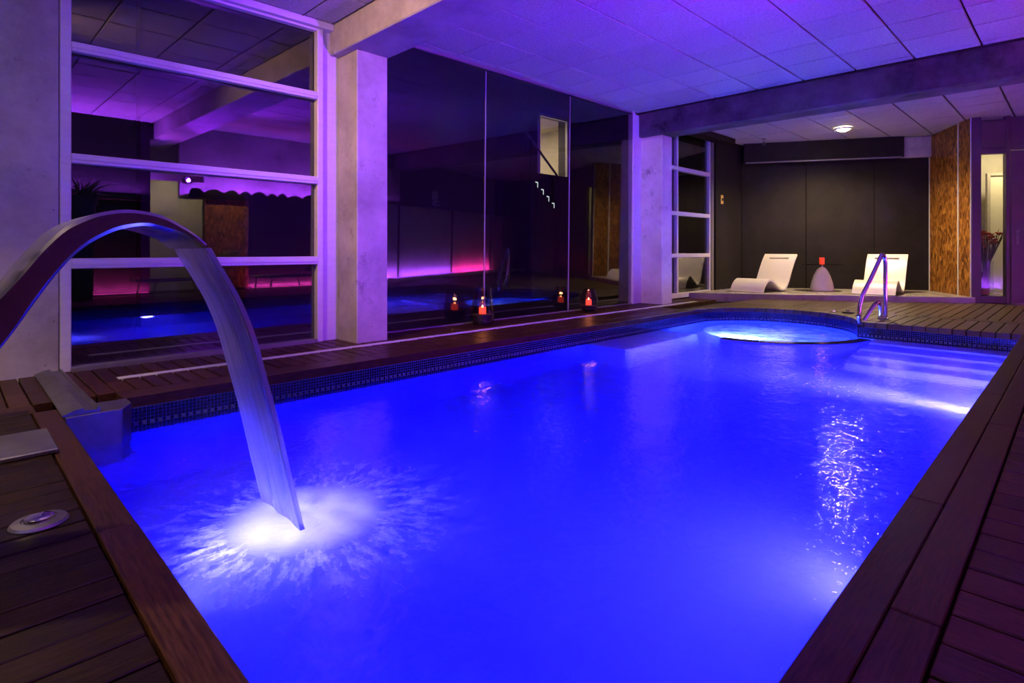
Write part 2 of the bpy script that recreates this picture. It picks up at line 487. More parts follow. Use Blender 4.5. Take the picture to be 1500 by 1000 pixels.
# far deck: two rows of boards along y and one cross board, cut to the round spa edge
xx = -4.73
i = 0
mf2 = plank_y(3.2, 0.128, m='wood_far')
while xx < -0.5 + 0.14 * 4:
    a, b2 = xx - 0.064, xx + 0.064
    def start(x):
        if x < SCX - SR: return 8.80
        if x > SCX + SR * math.cos(R(A_R)): return PY1
        return SCY + math.sqrt(max(0, SR * SR - (x - SCX) ** 2))
    ya, yb = start(a), start(b2)
    if xx > PXR: ya = yb = 9.98
    ye = 10.28
    if ye - max(ya, yb) > 0.03:
        MB().prism([(a, ya), (b2, yb), (b2, ye), (a, ye)], -0.07, 0.0, 0.003).build('plank', M['wood_far'], f_far, loc=(0, 0, jit()))
    put('plank', mf2, f_far, (xx + 0.05, 10.545, jit()))
    xx += 0.14; i += 1
mfc = MB().box(0, 1.55, -0.11, 0.11, -0.07, 0, 0.004).mesh('plank', M['wood_far'])
for i in range(3):
    put('plank', mfc, f_far, (-4.79 + 1.555 * i, 10.41, jit()))

# drain strip let into the left deck
MB().box(-5.345, -5.265, 0.95, 10.30, -0.02, 0.006, 0.002).build('trim_1', M['alu'])
tag(bpy.data.objects['trim_1'], kind='structure')

# ------------------------------------------------------------------ pool basin
basin = MB()
n = len(OUT)
for i in range(n):
    a, b2 = OUT[i], OUT[(i + 1) % n]
    basin.poly([(a[0], a[1], -1.35), (b2[0], b2[1], -1.35), (b2[0], b2[1], -0.0705), (a[0], a[1], -0.0705)])
pool = basin.build('pool_basin', M['pool'])
tag(pool, kind='structure')
MB().poly([(p[0], p[1], -1.35) for p in OUT]).build('pool_floor', M['pool'], pool)
# mosaic band at the waterline, one small glass tile at a time
def mosaic_run(pts, inward, z0, rows, ts, light_row=None):
    mb = MB(); ml = MB()
    for (a, b2) in zip(pts, pts[1:]):
        a = Vector((a[0], a[1], 0)); b2 = Vector((b2[0], b2[1], 0))
        d = b2 - a; Ln = d.length; d.normalize()
        nrm = Vector((-d.y, d.x, 0)) * inward
        cnt = max(1, int(round(Ln / ts))); st = Ln / cnt
        for c in range(cnt):
            for r_ in range(rows):
                z = z0 - r_ * ts
                p = a + d * (st * c + 0.0015); q = a + d * (st * (c + 1) - 0.0015)
                o = nrm * 0.004
                t = ml if (r_ == light_row and c % 2 == 0) else mb
                vs = [(p.x + o.x, p.y + o.y, z - ts + .0015), (q.x + o.x, q.y + o.y, z - ts + .0015), (q.x + o.x, q.y + o.y, z - .0015), (p.x + o.x, p.y + o.y, z - .0015)]
                t.bm.faces.new([t.bm.verts.new(v) for v in vs])
    return mb, ml
ring = OUT[2:] + [OUT[0]]
for run in (ring, OUT[:3]):
    mb, ml = mosaic_run(run, 1, -0.072, 10, 0.024, 4)
    tag(mb.build('waterline_mosaic', M['mosaic'], pool), kind='stuff')
    tag(ml.build('pale_mosaic_row', M['mosaic_light'], pool), kind='stuff')
# steps at the far right corner
for i, (yf, zt) in enumerate([(8.62, -0.30), (8.28, -0.52), (7.94, -0.74), (7.60, -0.96)]):
    MB().box(-2.02, PXR - 0.002, yf, 9.0 if i == 0 else [8.62, 8.28, 7.94][i - 1], -1.345, zt, 0.008).build('pool_step', M['pool_pale'], pool)
# submerged bench along the left wall
MB().box(PXL + 0.004, -3.93, 5.90, 7.72, -1.345, -0.30, 0.03).build('pool_bench', M['pool_pale'], pool)
# curved wall of the spa
wo, wi = arc_pts(1.42, -92, -4, 26), arc_pts(1.28, -92, -4, 26)
MB().prism(wo + wi[::-1], -1.345, -0.195, 0.0).build('spa_wall', M['pool'], pool)
wt = MB()
for (a, b2, c, d) in zip(wo, wo[1:], wi[1:], wi):
    for s_ in range(4):
        def lp(p, q, t): return (p[0] + (q[0] - p[0]) * t, p[1] + (q[1] - p[1]) * t)
        p1, p2 = lp(a, d, s_ / 4 + .02), lp(b2, c, s_ / 4 + .02); p3, p4 = lp(b2, c, s_ / 4 + .23), lp(a, d, s_ / 4 + .23)
        wt.prism([lp(p1, p2, .05), lp(p1, p2, .95), lp(p4, p3, .95), lp(p4, p3, .05)], -0.195, -0.188)
tag(wt.build('spa_rim_mosaic', M['mosaic'], pool), kind='stuff')

# lamps under water: steel ring and lens
def pool_lamp(p, t, c, label):
    e = empty('underwater_light', p)
    q = (Vector(t) - Vector(p)); q.z = q.z if p[2] < -1 else 0
    e.rotation_euler = q.to_track_quat('-Z', 'Y').to_euler()
    MB().lathe([(0.10, -0.012), (0.135, -0.012), (0.14, 0.0), (0.135, 0.028), (0.10, 0.028)], 28, caps=False).build('lamp_ring', M['steel_dull'], e, True)
    MB().lathe([(0.0, -0.004), (0.06, -0.003), (0.10, 0.004), (0.10, 0.02), (0.0, 0.02)], 24).build('lamp_lens', emission('lens_glow', (min(0.30, c[0] * 2 + 0.12), min(0.34, c[1] + 0.18), 1.0), 80.0), e, True)
    tag(e, label, 'light', 'lights under the water')
labs = ['round underwater light in the right pool wall opposite the water blade', 'round white underwater light in the right pool wall aimed at the bench',
        'added underwater light in the right pool wall to brighten the steps',
        'added underwater light in the end wall to brighten the foam below the water blade', 'round turquoise underwater light inside the curved spa wall']
for (p, t, w, c, sp), l in zip(POOL_LAMPS, labs): pool_lamp(p, t, c, l)

# water body
w_ = MB().prism(outline(0.012), -1.352, WL)
wo_ = w_.build('water', M['water'])
tag(wo_, kind='structure')

# ------------------------------------------------------------------ walls, columns, beams
def struct_box(name, x0, x1, y0, y1, z0, z1, m, parent=None, bev=0.0):
    o = MB().box(x0, x1, y0, y1, z0, z1, bev).build(name, M[m], parent)
    if parent is None: tag(o, kind='structure')
    return o
struct_box('wall_left', -6.2, -5.86, -4.0, 0.655, -0.1, 3.6, 'concrete', bev=0.008)
struct_box('column', -6.02, -5.485, 3.12, 3.50, -0.1, 3.15, 'concrete', bev=0.010)
struct_box('column', -6.04, -5.455, 9.32, 9.68, -0.1, 3.12, 'concrete_light', bev=0.010)
struct_box('ceiling_beam', -6.05, 4.6, 3.02, 3.53, 3.15, 3.75, 'concrete', bev=0.012)
struct_box('ceiling_beam', -6.05, 4.6, 9.25, 9.70, 3.12, 3.75, 'concrete_stained_dim', bev=0.012)
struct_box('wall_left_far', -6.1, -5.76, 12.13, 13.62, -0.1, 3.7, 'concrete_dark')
struct_box('wall_near', -6.2, 1.9, -4.2, -4.0, -0.1, 3.6, 'concrete')

# ceilings with tiles
def ceiling(name, x0, x1, y0, y1, z, gx0, gy0, poly=None):
    o = MB().box(x0, x1, y0, y1, z + 0.03, z + 0.12).build(name, M['joint'])
    tag(o, kind='structure')
    me = MB().box(-0.338, 0.338, -0.3465, 0.3465, 0.0, 0.03, 0.002).mesh('ceiling_tile', M['ceiling'])
    i0 = int(math.floor((x0 - gx0) / 0.70)); i1 = int(math.ceil((x1 - gx0) / 0.70))
    j0 = int(math.floor((y0 - gy0) / 0.71)); j1 = int(math.ceil((y1 - gy0) / 0.71))
    for i in range(i0, i1):
        for j in range(j0, j1):
            cx, cy = gx0 + 0.70 * (i + .5), gy0 + 0.71 * (j + .5)
            a, b2 = max(cx - .338, x0 + .02), min(cx + .338, x1 - .02)
            c, d = max(cy - .3465, y0 + .02), min(cy + .3465, y1 - .02)
            if b2 - a < 0.04 or d - c < 0.04: continue
            if abs(b2 - a - .676) < .004 and abs(d - c - .693) < .006:
                put('ceiling_tile', me, o, (cx, cy, z + random.uniform(-.0015, .0015)))
            else:
                MB().box(a - cx, b2 - cx, c - cy, d - cy, 0, 0.03, 0.004).build('ceiling_tile', M['ceiling'], o, loc=(cx, cy, z))
    return o
ceiling('ceiling_main', -5.97, 4.4, 3.53, 9.25, CEIL, -2.29, 4.80)
ceiling('ceiling_near', -5.97, 2.2, -4.0, 3.02, CEIL_N, -2.29, 4.80)
ceiling('ceiling_far', -5.80, 4.4, 9.70, 16.2, CEIL_B, -2.29, 4.80)
# shadow gap trims at the ceiling edge
o = MB().box(-5.97, -5.90, 3.53, 9.25, 3.525, 3.60).build('trim_2', M['alu_grey']); tag(o, kind='structure')
o = MB().box(-5.90, 4.4, 9.215, 9.25, 3.545, 3.60).build('trim_5', M['joint']); tag(o, kind='structure')
o = MB().box(-5.92, -5.80, 0.66, 3.02, 3.40, 3.47, 0.006).build('trim_3', M['alu']); tag(o, kind='structure')
o = MB().box(-5.80, -5.52, 9.72, 12.6, 3.38, 3.50, 0.006).build('trim_4', M['concrete_dark']); tag(o, kind='structure')

# ------------------------------------------------------------------ windows
def pane(parent, y0, y1, z0, z1, tilt, x=XG, m='glass'):
    h = z1 - z0
    o = MB().box(-0.006, 0.006, y0, y1, 0, h).build('pane', M[m], parent)
    o.location = (x - z0 * math.tan(tilt) * 0, 0, z0); o.rotation_euler = (0, -tilt, 0)
    return o
# window 1: white metal frame with three cross bars
w1 = MB().box(-5.95, -5.86, 0.66, 0.735, 0, 3.47, 0.006).build('window_1', M['alu']); tag(w1, kind='structure')
MB().box(-5.95, -5.86, 2.86, 2.925, 0, 3.47, 0.006).build('window_post', M['alu'], w1)
MB().box(-6.00, -5.90, 2.925, 3.12, 0, 3.47, 0.004).build('window_post', M['alu'], w1)
for z0, z1 in ((0.845, 0.93), (1.715, 1.795), (2.635, 2.715)):
    MB().box(-5.935, -5.86, 0.735, 2.86, z0, z1, 0.006).box(-5.86, -5.852, 0.737, 2.858, z0 + .028, z1 - .028, 0.002).build('mullion', M['alu'], w1)
MB().box(-5.95, -5.85, 0.735, 2.86, -0.01, 0.035, 0.005).build('window_rail', M['alu_grey'], w1)
MB().box(-5.95, -5.87, 0.735, 2.86, 3.38, 3.46, 0.005).build('window_rail', M['alu'], w1)
for z0, z1 in ((0.035, 0.845), (0.93, 1.715), (1.795, 2.635), (2.715, 3.40)):
    h = z1 - z0
    # all four panes lie in one slightly leaning plane
    pane(w1, 0.72, 2.87, z0 - .02, z1 + .02, -0.0079).location.x = XG + 0.0 - 0.0079 * (z0 - 1.0)
# window 2: frameless glass wall of three panes between the columns
w2 = MB().box(-5.99, -5.91, 3.50, 9.32, -0.02, 0.012, 0.003).build('window_2', M['alu_grey']); tag(w2, kind='structure')
MB().box(-5.985, -5.915, 3.50, 9.32, 3.525, 3.57, 0.003).build('window_rail', M['alu_grey'], w2)
for a, b2 in ((3.50, 5.345), (5.353, 7.193), (7.201, 9.02)):
    pane(w2, a, b2, 0.012, 3.53, -0.0125, m='glass_clear').location.x = XG + 0.0125
for yy in (5.349, 7.197):
    MB().box(-0.006, 0.010, yy - 0.005, yy + 0.005, 0.012, 3.50).build('glass_joint', mat('silicone_joint', (0.35, 0.35, 0.38), rough=0.3), w2, loc=(XG + 0.0125, 0, 0)).rotation_euler = (0, 0.0125, 0)
MB().box(-5.99, -5.88, 9.02, 9.10, 0, 3.57, 0.006).box(-5.97, -5.90, 9.10, 9.32, 0, 3.57, 0.004).build('window_post', M['alu'], w2)
# window 3: far framed window beside the platform
w3 = MB().box(-5.90, -5.82, 10.52, 10.585, 0.04, 3.45, 0.005).build('window_3', M['alu']); tag(w3, kind='structure')
MB().box(-5.90, -5.84, 9.68, 9.74, 0, 3.45, 0.005).build('window_post', M['alu_grey'], w3)
MB().box(-5.90, -5.82, 11.95, 12.00, 0.04, 3.45, 0.005).build('window_post', M['alu'], w3)
MB().box(-5.92, -5.80, 12.00, 12.13, 0.0, 3.5, 0.005).build('window_post', M['alu_grey'], w3)
for zc in (0.885, 1.745, 2.66):
    MB().box(-5.895, -5.80, 9.74, 11.95, zc - .04, zc + .04, 0.006).build('mullion', M['alu'], w3)
MB().box(-5.90, -5.80, 9.74, 11.95, 0.02, 0.12, 0.006).build('window_rail', M['alu'], w3)
for z0, z1 in ((0.12, 0.845), (0.925, 1.705), (1.785, 2.62), (2.70, 3.48)):
    pane(w3, 9.74, 11.95, z0 - .01, z1 + .01, -0.002, x=-5.88)

# ------------------------------------------------------------------ raised platform and the skewed back room
PLAT = [(-5.80, 10.98), (-1.41, 13.66), (-1.50, 13.80), (-2.40, 15.35), (-5.78, 13.50)]
o = MB().prism(PLAT, -0.07, 0.11, 0.006).build('platform', M['platform']); tag(o, kind='structure')
ANG = R(29)
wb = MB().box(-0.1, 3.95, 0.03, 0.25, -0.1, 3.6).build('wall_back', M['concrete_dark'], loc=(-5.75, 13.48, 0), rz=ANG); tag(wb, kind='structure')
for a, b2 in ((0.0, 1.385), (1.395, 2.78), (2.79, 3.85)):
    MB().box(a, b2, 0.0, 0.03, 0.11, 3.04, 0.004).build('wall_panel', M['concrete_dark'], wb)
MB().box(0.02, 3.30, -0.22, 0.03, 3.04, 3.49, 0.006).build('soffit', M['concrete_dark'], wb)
MB().box(0.06, 3.26, -0.235, -0.20, 3.025, 3.055, 0.003).build('soffit_edge', M['alu_grey'], wb)
MB().box(3.30, 3.85, -0.12, 0.03, 3.04, 3.49, 0.006).build('soffit', M['concrete'], wb)
wosb = MB().box(0, 1.846, 0.025, 0.12, 0.0, 3.55).build('wall_partition', M['concrete_dark'], loc=(-2.383, 15.347, 0), rz=R(-61)); tag(wosb, kind='structure')
for a, b2 in ((0.03, 1.32), (1.36, 1.83)):
    MB().box(a, b2, 0.0, 0.025, 0.11, 3.5, 0.002).build('strand_board_panel', M['osb'], wosb)
for a, b2 in ((0.0, 0.03), (1.322, 1.358), (1.832, 1.852)):
    MB().box(a, b2, -0.008, 0.025, 0.11, 3.5, 0.003).build('edge_strip', M['alu'], wosb)

# door wall in the same skewed frame
DO = (-1.485, 13.735, 0)
wd = MB().box(0.86 + 0.85, 6.2, 0.0, 0.12, -0.07, 3.55).build('wall_door', M['door'], loc=DO, rz=ANG); tag(wd, kind='structure')
d1 = empty('door_1', DO, ANG); tag(d1, kind='structure')
MB().box(0.0, 0.155, -0.02, 0.10, 0.0, 3.5, 0.006).build('door_frame', M['door'], d1)
MB().box(0.545, 0.61, -0.02, 0.10, 0.0, 3.5, 0.006).build('door_frame', M['door'], d1)
MB().box(0.155, 0.545, -0.02, 0.10, 2.80, 2.90, 0.006).build('door_frame', M['door'], d1)
MB().box(0.61, 1.71, -0.02, 0.10, 2.86, 2.96, 0.006).build('door_frame', M['door'], d1)
MB().box(0.155, 0.545, 0.01, 0.06, 2.90, 3.45, 0.006).build('top_panel', M['door'], d1)
MB().box(0.61, 1.71, 0.01, 0.06, 2.96, 3.48, 0.006).build('top_panel', M['door'], d1)
MB().box(0.155, 0.545, -0.02, 0.10, 0.0, 0.135, 0.006).build('bottom_rail', M['door'], d1)
MB().box(0.155, 0.545, 0.035, 0.045, 0.135, 2.80).build('pane', M['clear'], d1)
lf = MB().box(0.625, 1.695, -0.005, 0.05, 0.02, 2.85, 0.006).build('door_leaf', M['door'], d1)
h = MB().box(0.70, 0.752, -0.018, -0.005, 1.10, 1.38, 0.004)
h.tube([(0.726, -0.015, 1.285), (0.726, -0.06, 1.285), (0.745, -0.065, 1.285), (0.86, -0.065, 1.285)], 0.010, 8)
h.build('door_handle', M['alu_grey'], lf)
MB().box(0.155, 0.545, -0.022, 0.01, 2.93, 3.42, 0.01).build('panel_moulding', M['door'], d1)
# small lit lobby behind the glazed side panel
wl = MB().box(0.13, 2.2, 1.65, 1.75, -0.07, 3.4).build('wall_lobby', M['plaster'], loc=DO, rz=ANG); tag(wl, kind='structure')
for nm, bb, mm in (('wall_lobby_left', (0.125, 0.155, 0.13, 1.65, -0.07, 3.4), 'plaster'), ('wall_lobby_right', (2.1, 2.2, 0.13, 1.65, -0.07, 3.4), 'plaster'),
                   ('ceiling_lobby', (0.13, 2.2, 0.12, 1.65, 3.4, 3.5), 'plaster'), ('floor_lobby', (0.156, 2.1, 0.10, 1.65, -0.07, 0.128), 'platform')):
    tag(MB().box(*bb).build(nm, M[mm], loc=DO, rz=ANG), kind='structure')
d2 = MB().box(0.86, 1.62, 1.25, 1.29, 0.13, 2.52, 0.006).build('door_2', M['cream'], loc=DO, rz=ANG); tag(d2, kind='structure')
MB().box(0.80, 0.86, 1.23, 1.31, 0.13, 2.58, 0.004).box(1.62, 1.68, 1.23, 1.31, 0.13, 2.58, 0.004).box(0.86, 1.62, 1.23, 1.31, 2.525, 2.58, 0.004).build('door_frame', M['plaster'], d2)
ce, se = math.cos(ANG), math.sin(ANG)
def dloc(s, yy, z): return (DO[0] + ce * s - se * yy, DO[1] + se * s + ce * yy, z)
light('lobby_lamp', 'AREA', dloc(1.1, 0.75, 3.25), (1.0, 0.80, 0.42), 42, dloc(1.15, 0.95, 0), shape='DISK', size=0.3)

# ------------------------------------------------------------------ wall opposite the glass (seen mirrored in the panes)
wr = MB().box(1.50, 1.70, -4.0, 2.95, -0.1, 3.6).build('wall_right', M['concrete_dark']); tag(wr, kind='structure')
MB().box(1.24, 1.50, 1.0, 2.90, 1.86, 1.92, 0.004).box(1.24, 1.255, 1.0, 2.90, 1.92, 1.975, 0.003).build('ledge', M['black'], wr)  # front lip added to hide the light strip from the mirrored view
# bay with plastered niche
o = MB().box(3.2, 3.35, 2.4, 5.2, -0.1, 3.6).build('wall_niche', M['plaster']); tag(o, kind='structure')
MB().box(1.70, 3.2, 2.75, 2.95, -0.1, 3.6).build('niche_side', M['plaster'], o)
MB().box(1.50, 1.62, 2.95, 3.95, 2.32, 2.46, 0.005).build('niche_lintel', M['plaster'], o)
# dark wall with a wavy fascia
o = MB().box(1.46, 1.60, 4.85, 7.75, -0.1, 2.10).build('wall_fascia', M['black']); tag(o, kind='structure')
MB().box(1.40, 1.46, 3.95, 4.84, 0.05, 2.08, 0.004).build('strand_board_panel', M['osb'], o)
MB().box(1.46, 1.60, 3.95, 4.85, -0.1, 2.10).build('backing', M['black'], o)
fas = []
random.seed(11)
yy = 3.60
pts = [(3.60, 1.98)]
while yy < 7.6:
    w = random.uniform(0.22, 0.42); hh = random.uniform(0.05, 0.10)
    for k in range(1, 7):
        t = k / 6
        pts.append((yy + w * t, 2.12 + hh * math.sin(PI * t) + (0 if t < 1 else -0.01)))
    yy += w
pts.append((yy, 1.98))
fb = bmesh.new()
A_ = [fb.verts.new((1.36, p[0], p[1])) for p in pts]; B_ = [fb.verts.new((1.385, p[0], p[1])) for p in pts]
fb.faces.new(A_); fb.faces.new(B_[::-1])
for i in range(len(pts)):
    j = (i + 1) % len(pts); fb.faces.new((A_[i], B_[i], B_[j], A_[j]))
bmesh.ops.recalc_face_normals(fb, faces=fb.faces)
mbx = MB(); mbx._merge(fb); mbx.build('wavy_fascia', M['black'], o)
MB().box(1.36, 1.95, 3.6, 7.75, 2.02, 2.06, 0.004).build('ledge', M['black'], o)
wu = MB().box(1.95, 2.10, 3.6, 7.9, 2.0, 3.6).build('wall_upper', M['concrete']); tag(wu, kind='structure')
# oblique wall with the pebble bed
AB = R(70)
ob = MB().box(0.0, 9.9, -0.25, 0.0, -0.1, 2.08).build('wall_oblique', M['concrete_light'], loc=(1.46, 7.75, 0), rz=AB); tag(ob, kind='structure')
MB().box(0.0, 6.9, -0.02, 0.16, 2.08, 2.16, 0.006).build('ledge', M['concrete_dark'], ob)
MB().box(0.0, 9.9, -0.60, -0.45, 2.08, 3.6).build('upper_wall', M['black'], ob)
MB().box(0.0, 2.1, -0.45, -0.40, 2.16, 3.15, 0.004).build('upper_panel', M['concrete'], ob)
for s0 in (1.50, 4.42, 7.2):
    MB().box(s0 - .03, s0 + .03, 0.0, 0.035, 0.0, 2.08, 0.004).build('post', M['black'], ob)
def oloc(s, f, z=0): return (1.46 + math.cos(AB) * s - math.sin(AB) * f, 7.75 + math.sin(AB) * s + math.cos(AB) * f, z)
# pebbles
pb = MB()
random.seed(3)
for i in range(520):
    s_, f = random.uniform(0, 8.5), random.uniform(0.30, 0.92)
    x, y_, z = oloc(s_, f)
    r_ = random.uniform(0.03, 0.06)
    bm = bmesh.new(); bmesh.ops.create_icosphere(bm, subdivisions=1, radius=r_)
    bmesh.ops.transform(bm, matrix=Matrix.Translation((x, y_, 0.012)) @ Matrix.Rotation(random.uniform(0, 3), 4, 'Z') @ Matrix.Diagonal((1.2, 0.9, 0.6, 1)), verts=bm.verts)
    pb._merge(bm)
po = pb.build('pebbles', mat('pebble', (0.25, 0.24, 0.23), (0.5, 0.48, 0.46), scale=8, rough=0.35), smooth=True)
tag(po, 'bed of small rounded pebbles along the violet lit wall', 'pebbles', kind='stuff')
# LED strips
def led(a, b2, z, col, w, label, aim=(0, 0, 1)):
    strip_light(a, b2, z + 0.02, col, w, aim)
    A = Vector((a[0], a[1], z)); B = Vector((b2[0], b2[1], z)); d = B - A
    e = empty('light_strip', A, math.atan2(d.y, d.x))
    MB().box(0, d.length, -0.018, 0.018, -0.012, 0.0).build('channel', M['alu_grey'], e)
    MB().box(0.005, d.length - .005, -0.010, 0.010, 0.0, 0.008).build('diffuser', emission('led_' + label[:6], col, 4.0), e)
    tag(e, label, 'light strip', 'coloured light strips')
led((1.62, 3.7), (1.62, 7.6), 2.062, VIOLET, 42, 'violet light strip on the ledge behind the wavy fascia', (1, 0, 0.8))
led((1.40, 1.1), (1.40, 2.85), 1.925, VIOLET, 80, 'violet light strip on the short ledge behind the tall planter', (-0.6, 0, 1))
led(oloc(0.05, -0.22)[:2], oloc(2.05, -0.22)[:2], 2.10, VIOLET, 2.5, 'violet light strip above the oblique wall', (0.95, -0.3, 0.8))
nb = (math.sin(AB), -math.cos(AB), 0.0)
led(oloc(0.05, 0.20)[:2], oloc(4.38, 0.20)[:2], 0.035, (0.36, 0.06, 1.0), 40, 'violet light strip in the pebbles at the foot of the oblique wall', nb)
led(oloc(4.46, 0.20)[:2], oloc(7.15, 0.20)[:2], 0.035, (1.0, 0.03, 0.42), 18, 'pink light strip in the pebbles at the foot of the oblique wall', nb)
led((1.40, 1.0), (1.40, 2.9), 0.03, MAGENTA, 20, 'magenta light strip at the foot of the right wall', (0.7, 0, 1))
led((1.33, 4.9), (1.33, 7.6), 0.03, MAGENTA, 20, 'magenta light strip at the foot of the dark fascia wall', (0.7, 0, 1))
light('niche_lamp', 'SPOT', (2.2, 3.6, 2.9), (1.0, 0.80, 0.45), 160, (3.2, 3.9, 0.8), spot_size=R(110), spot_blend=0.8, shadow_soft_size=0.04)
light('board_lamp', 'SPOT', (0.9, 4.3, 3.35), (1.0, 0.62, 0.25), 420, (1.43, 4.4, 1.2), spot_size=R(50), spot_blend=0.7, shadow_soft_size=0.04)

# ------------------------------------------------------------------ outside, behind the glass: stair and a lit upper room
go = MB().box(-16, -6.25, -6, 22, -0.25, -0.12).build('ground', M['soil']); tag(go, kind='structure')
wx = MB().box(-9.9, -9.6, 2.0, 10.45, -0.2, 6.0).box(-9.9, -9.6, 11.6, 22, -0.2, 6.0).box(-9.9, -9.6, 10.45, 11.6, -0.2, 2.92).box(-9.9, -9.6, 10.45, 11.6, 4.42, 6.0).build('wall_outside', mat('dark_render', (0.05, 0.045, 0.05), rough=0.8)); tag(wx, kind='structure')
rm = MB().box(-12.0, -11.9, 9.5, 13.0, 2.8, 5.0).box(-12, -9.9, 9.4, 9.5, 2.8, 5).box(-12, -9.9, 12.4, 12.5, 2.8, 5).box(-12, -9.9, 9.4, 12.5, 4.42, 4.5).box(-12, -9.9, 9.4, 12.5, 2.82, 2.92).build('wall_upper_room', M['plaster']); tag(rm, kind='structure')
MB().box(-11.92, -11.88, 10.9, 11.7, 2.92, 4.05, 0.004).build('door_panel', M['cream'], rm)
MB().box(-9.62, -9.55, 10.45, 10.50, 2.92, 4.42).box(-9.62, -9.55, 11.55, 11.60, 2.92, 4.42).box(-9.62, -9.55, 10.45, 11.6, 4.36, 4.42).build('opening_trim', M['alu'], rm)
light('upper_room_lamp', 'AREA', (-10.9, 10.8, 4.38), (1.0, 0.80, 0.46), 70, (-10.9, 10.8, 0), shape='DISK', size=0.25)
st = empty('stair', (-8.85, 9.45, -0.12), R(16))
stm = mat('stair_dark', (0.06, 0.055, 0.055), rough=0.7)
glow = emission('step_light', (0.85, 1.0, 0.95), 1.2)
for i in range(5):
    yy = 0.30 * i; zz = 2.70 - 0.14 * i
    ts_ = MB().box(-1.0, 0.0, yy, yy + 0.30, 0.0, zz, 0.006).build('step', stm, st)
    if i < 4:
        MB().box(0.0, 0.006, yy + 0.17, yy + 0.298, zz - 0.030, zz - 0.006).box(0.0, 0.006, yy + 0.272, yy + 0.298, zz - 0.13, zz - 0.030).build('step_light', glow, ts_)
MB().tube([(-0.04, -0.2, 3.75), (-0.04, 1.45, 2.98)], 0.028, 10).build('handrail', M['alu_grey'], st)
for yy, z0, z1 in ((0.02, 2.69, 3.95), (1.40, 2.13, 3.02)):
    MB().tube([(-0.04, yy, z0), (-0.04, yy, z1)], 0.03, 8).build('rail_post', M['black'], st)
tag(st, 'dark outdoor stair with lit step corners and a handrail, behind the glass', 'stairs')

# ------------------------------------------------------------------ water blade fountain
AX0, AX1 = -2.805, -2.345
outer = [(-0.62, -0.02), (-0.10, 0.585), (0.12, 0.860), (0.167, 0.928), (0.217, 1.002), (0.273, 1.069), (0.321, 1.103), (0.377, 1.128), (0.455, 1.141), (0.537, 1.130), (0.602, 1.102), (0.658, 1.064), (0.705, 1.022)]
inner = [(-0.44, -0.02), (-0.02, 0.50), (0.12, 0.694), (0.199, 0.826), (0.245, 0.903), (0.297, 0.975), (0.348, 1.024), (0.409, 1.062), (0.455, 1.078), (0.505, 1.086), (0.558, 1.076), (0.636, 1.048), (0.688, 1.006)]
so = smooth_path([(0, a, b2) for a, b2 in outer], 5); si = smooth_path([(0, a, b2) for a, b2 in inner], 5)
bm = bmesh.new(); rows_ = []
be = 0.012
for a, b2 in zip(so, si):
    d = (b2 - a); L_ = d.length; d.normalize(); e_ = min(be, L_ * 0.3)
    prof = [(AX1 - e_, a), (AX1, a + d * e_), (AX1, b2 - d * e_), (AX1 - e_, b2), (AX0 + e_, b2), (AX0, b2 - d * e_), (AX0, a + d * e_), (AX0 + e_, a)]
    rows_.append([bm.verts.new((x, p.y, p.z)) for x, p in prof])
for A, B in zip(rows_, rows_[1:]):
    for k in range(8): bm.faces.new((A[k], A[(k + 1) % 8], B[(k + 1) % 8], B[k]))
bm.faces.new(rows_[0]); bm.faces.new(rows_[-1][::-1])
bmesh.ops.recalc_face_normals(bm, faces=bm.faces)
ft = empty('water_blade_fountain', ((AX0 + AX1) / 2, -0.53, 0))
mbx = MB(); mbx._merge(bm)
sp = mbx.build('spout', M['steel'], ft, True, loc=(-(AX0 + AX1) / 2, 0.53, 0))
MB().box(AX0 - .06, AX1 + .06, -0.72, -0.34, 0.0, 0.012, 0.003).build('base_plate', M['steel_dull'], ft, loc=(-(AX0 + AX1) / 2, 0.53, 0))
MB().box(AX0 + .012, AX1 - .012, 0.692, 0.7005, 1.010, 1.019).build('outlet_slot', M['black'], ft, loc=(-(AX0 + AX1) / 2, 0.53, 0))
tag(ft, 'curved stainless steel water blade arching over the near left pool corner', 'fountain')

